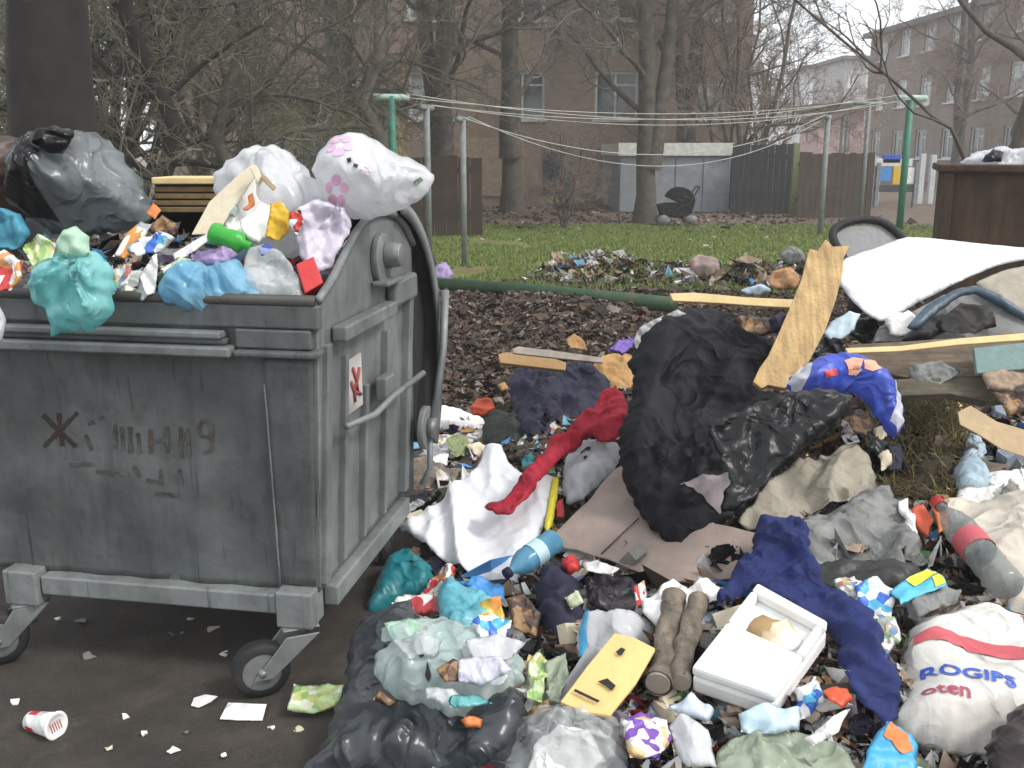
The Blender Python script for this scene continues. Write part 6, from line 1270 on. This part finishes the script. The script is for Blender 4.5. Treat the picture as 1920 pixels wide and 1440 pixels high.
# ---- far litter on the grass and the two small far mounds
cnt = 0
for k in range(46):
    if k < 22: px, py = nrg.uniform(900, 1480), nrg.uniform(385, 470)
    else: px, py = nrg.choice([nrg.uniform(1030, 1190), nrg.uniform(1190, 1520)]), nrg.uniform(478, 535)
    p = pile(px, py); s_ = nrg.uniform(.03, .06) * (1. if k < 22 else 1.5)
    nm = 'crumpled_paper' if k % 3 else 'film_scrap'
    if k >= 22 and k % 2: nm = 'dark_rag' if k % 4 == 1 else 'card_scrap'
    o = bpy.data.objects.new({'crumpled_paper': 'tossed_paper', 'film_scrap': 'tossed_film', 'dark_rag': 'tossed_rag', 'card_scrap': 'tossed_card'}[nm], protos[(nm, 0, k % 3)]); COL.objects.link(o)
    o.location = Vector(p + np.array([0, 0, s_ * .4])); o.scale = (s_, s_, s_); o.rotation_euler = (nrg.normal(0, .4), nrg.normal(0, .4), nrg.uniform(0, 6))
    wh = 'on the open lawn' if k < 22 else 'on the low mounds at the lawn edge'
    setp(o, {'crumpled_paper': 'small white paper tossed ', 'film_scrap': 'small pale film tossed ', 'dark_rag': 'small dark rag tossed ', 'card_scrap': 'small brown card tossed '}[nm] + wh, nm.split('_')[1] if nm != 'film_scrap' and nm != 'card_scrap' else nm.split('_')[0], o.name.split('.')[0].replace('_', ' ') + ' ' + wh)
for ol, m_, lb, yv, nm, ct in (([(1090, 505), (1120, 480), (1150, 492), (1190, 530), (1150, 534), (1120, 520)], mat('speckled_rag', (.42, .42, .45), .7, palette=[(.12, .12, .13), (.5, .5, .53)], pscale=9), 'grey white rag on the far left mound', 11.6, 'rag', 'rag'), ([(1440, 530), (1450, 508), (1480, 502), (1502, 520), (1490, 540), (1455, 542)], mat('terracotta', (.46, .25, .12), .8), 'orange brown lump on the mound near the plank', 10.9, 'clay_lump', 'lump'), ([(1290, 490), (1310, 478), (1345, 484), (1350, 510), (1310, 520)], mat('pinkish_rag', (.3, .22, .2), .8, .3), 'pinkish brown bundle on the far middle mound', 11.3, 'bundle', 'bundle'), ([(1462, 480), (1480, 462), (1505, 470), (1510, 490), (1480, 496)], GREYC, 'grey bundle on the mound behind the plank', 11.2, 'bundle', 'bundle'), ([(1390, 545), (1430, 532), (1446, 545), (1420, 556)], PALEBLUE, 'pale blue plastic sheet at the lawn edge', 10.4, 'plastic_sheet', 'plastic'), ([(812, 520), (818, 496), (836, 492), (850, 515), (840, 528)], LILAC, 'lilac bag on the lawn beside the clothes posts', 12.4, 'lilac_bag', 'bag'), ([(785, 520), (790, 490), (812, 480), (822, 500), (815, 524)], DNAVY, 'dark bundle next to the lilac bag', 12.6, 'bundle', 'bundle')):
    Puff(nm, lb, ct, m_, ol, tk=.06, edge=.10, Y=yv, tilt=50, crum=(.04, 8.), res=.022)
pts = []
while len(pts) < 2600:
    x, y = nrg.uniform(.2, 5.2), nrg.uniform(10.6, 12.4)
    if G(x, y, .95, 11.9, .7, .6, .26) + G(x, y, 2.5, 11.6, 1.6, .5, .24) + G(x, y, 4.1, 11.3, .8, .6, .28) > .07: pts.append((x, y, H(x, y)))
pm_ = np.array([.08, .14, .22, .02, .26, .01, .01, .05, .01, .01, .01, .18])
setp(flakes('mound_litter', pts, .035, LIT, .9, 2., .6, mi=nrg.choice(len(LIT), len(pts), p=pm_ / pm_.sum())), 'dark mixed litter covering the low mounds at the lawn edge', 'litter', kind='stuff')
# green fallen pole at the lawn edge
p, q = gnd(770, 530, .2), gnd(1262, 572, .34)
setp(MB().tube([p, p * .5 + q * .5 + [0, 0, .02], q], .07, 12).build('green_pole', DGPAINT, smooth=True), 'dark green painted pole lying along the lawn edge', 'pole')

# ---- black pram on the lawn
pc = gnd(1266, 424); root = thing('pram', 'black pram standing on the lawn beside the twin stemmed tree', 'pram', pc); root.scale = (1.15, 1.15, 1.0)
def pq(x, y, z): return (pc[0] + x, pc[1] + y, z)
for x, y, r_ in ((-.26, -.24, .15), (-.26, .24, .15), (.26, -.24, .15), (.26, .24, .15)):
    w_ = MB().tube([pq(x, y - .02, r_), pq(x, y + .02, r_)], r_, 20, cap=False).build('wheel', RUBBER, root, True); MB().tube([pq(x, y - .026, r_), pq(x, y + .026, r_)], r_ * .72, 16).build('hub', GREYC, w_, True)
MB().tube([pq(-.26, -.2, .13), pq(.0, -.2, .38), pq(.22, -.2, .5), pq(.36, -.2, .78), pq(.40, -.2, .84)], .014, 6).build('frame', RUBBER, root, True)
MB().tube([pq(-.26, .2, .13), pq(.0, .2, .38), pq(.22, .2, .5), pq(.36, .2, .78), pq(.40, .2, .84)], .014, 6).build('frame', RUBBER, root, True)
MB().tube([pq(.40, -.2, .84), pq(.40, .2, .84)], .016, 6).build('handle', RUBBER, root, True)
V = []; 
prof = [(-.36, .46), (-.28, .22), (.10, .18), (.28, .28), (.34, .55), (.24, .62), (.12, .5), (-.2, .5)]
MB().add([pq(x, y, z) for y in (-.18, .18) for x, z in prof], [tuple(range(8))[::-1], tuple(range(8, 16))] + [(i, (i + 1) % 8, (i + 1) % 8 + 8, i + 8) for i in range(8)]).build('seat', BLACKC, root, bevel=.02)
prof = [(.26, .55)] + [(.06 + .28 * math.cos(R(t)), .52 + .32 * math.sin(R(t))) for t in range(0, 170, 20)] + [(.06, .50)]
n = len(prof)
MB().add([pq(x, y, z) for y in (-.19, .19) for x, z in prof], [tuple(range(n))[::-1], tuple(range(n, 2 * n))] + [(i, (i + 1) % n, (i + 1) % n + n, i + n) for i in range(n)]).build('hood', BLACKC, root, bevel=.02)
MB().tube([pq(-.22, -.2, .13), pq(-.22, .2, .13)], .01, 6).build('axle', STEEL, root, True); MB().tube([pq(.26, -.2, .13), pq(.26, .2, .13)], .01, 6).build('axle', STEEL, root, True)

# ---- rusty skip at the right
SY = 7.2; xl = at(1752, 400, SY)[0]; zt = at(1752, 308, SY)[2]
sk = thing('rusty_skip', 'rusty brown ribbed steel skip with pale rubbish on top', 'skip', (xl, SY, 0)); sk.rotation_euler = (0, 0, -.36)
MB().box((xl + .05, SY + .03, .05), (xl + 1.9, SY + .07, zt - .06)).build('front_wall', RUSTY, sk)
MB().box((xl + .05, SY + .072, .05), (xl + .09, SY + 1.2, zt - .06)).build('side_wall', RUSTY, sk); MB().box((xl + 1.86, SY + .072, .05), (xl + 1.9, SY + 1.2, zt - .06)).build('side_wall', RUSTY, sk)
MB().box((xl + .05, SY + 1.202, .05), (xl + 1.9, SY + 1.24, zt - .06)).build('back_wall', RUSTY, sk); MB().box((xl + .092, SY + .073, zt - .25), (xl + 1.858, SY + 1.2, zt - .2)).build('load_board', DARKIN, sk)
for a, b_ in (((xl, SY - .03, zt - .055), (xl + 1.95, SY + .09, zt)), ((xl, SY + .092, zt - .055), (xl + .12, SY + 1.3, zt)), ((xl + 1.83, SY + .092, zt - .055), (xl + 1.95, SY + 1.3, zt))): MB().box(a, b_).build('rim', RUSTY, sk, bevel=.012)
for k in range(4):
    x = xl + .04 + k * .6; MB().box((x, SY - .012, .05), (x + (.09 if k else .07), SY + .028, zt - .058)).build('rib', RUSTY, sk, bevel=.01)
Puff('white_junk', 'pale crumpled plastic heaped on the rusty skip', 'plastic', WHITE, [(1800, 306), (1830, 286), (1870, 276), (1900, 280), (1960, 270), (1960, 318), (1860, 316)], tk=.12, edge=.1, Y=SY + .5, tilt=60, crum=(.05, 6.), res=.02)
Puff('dark_junk', 'dark rubbish lump on the rusty skip beside pale plastic', 'lump', BLACKP, [(1840, 300), (1862, 280), (1880, 285), (1876, 306)], tk=.06, edge=.06, Y=SY + .35, tilt=60, crum=(.02, 8.), res=.02)

# ---- damp spring air
pts_ = [Vector(o.matrix_world.translation) for o in SC.objects]
hb = MB().box((-60, -3, -1.2), (75, 120, 19)).build('haze', None, org=(0, 0, 0)); hb.data.materials.clear()
hm = bpy.data.materials.new('haze'); hm.use_nodes = True; hn = hm.node_tree; hn.nodes.clear()
ho = hn.nodes.new('ShaderNodeOutputMaterial'); hv_ = hn.nodes.new('ShaderNodeVolumePrincipled')
hv_.inputs['Color'].default_value = (.98, .99, 1, 1); hv_.inputs['Density'].default_value = .0027; hv_.inputs['Anisotropy'].default_value = .2
hn.links.new(hv_.outputs[0], ho.inputs['Volume']); hb.data.materials.append(hm)
setp(hb, 'thin pale damp haze over the whole yard', 'haze', kind='stuff')

for o in SC.objects:
    if '_o' in o: del o['_o']
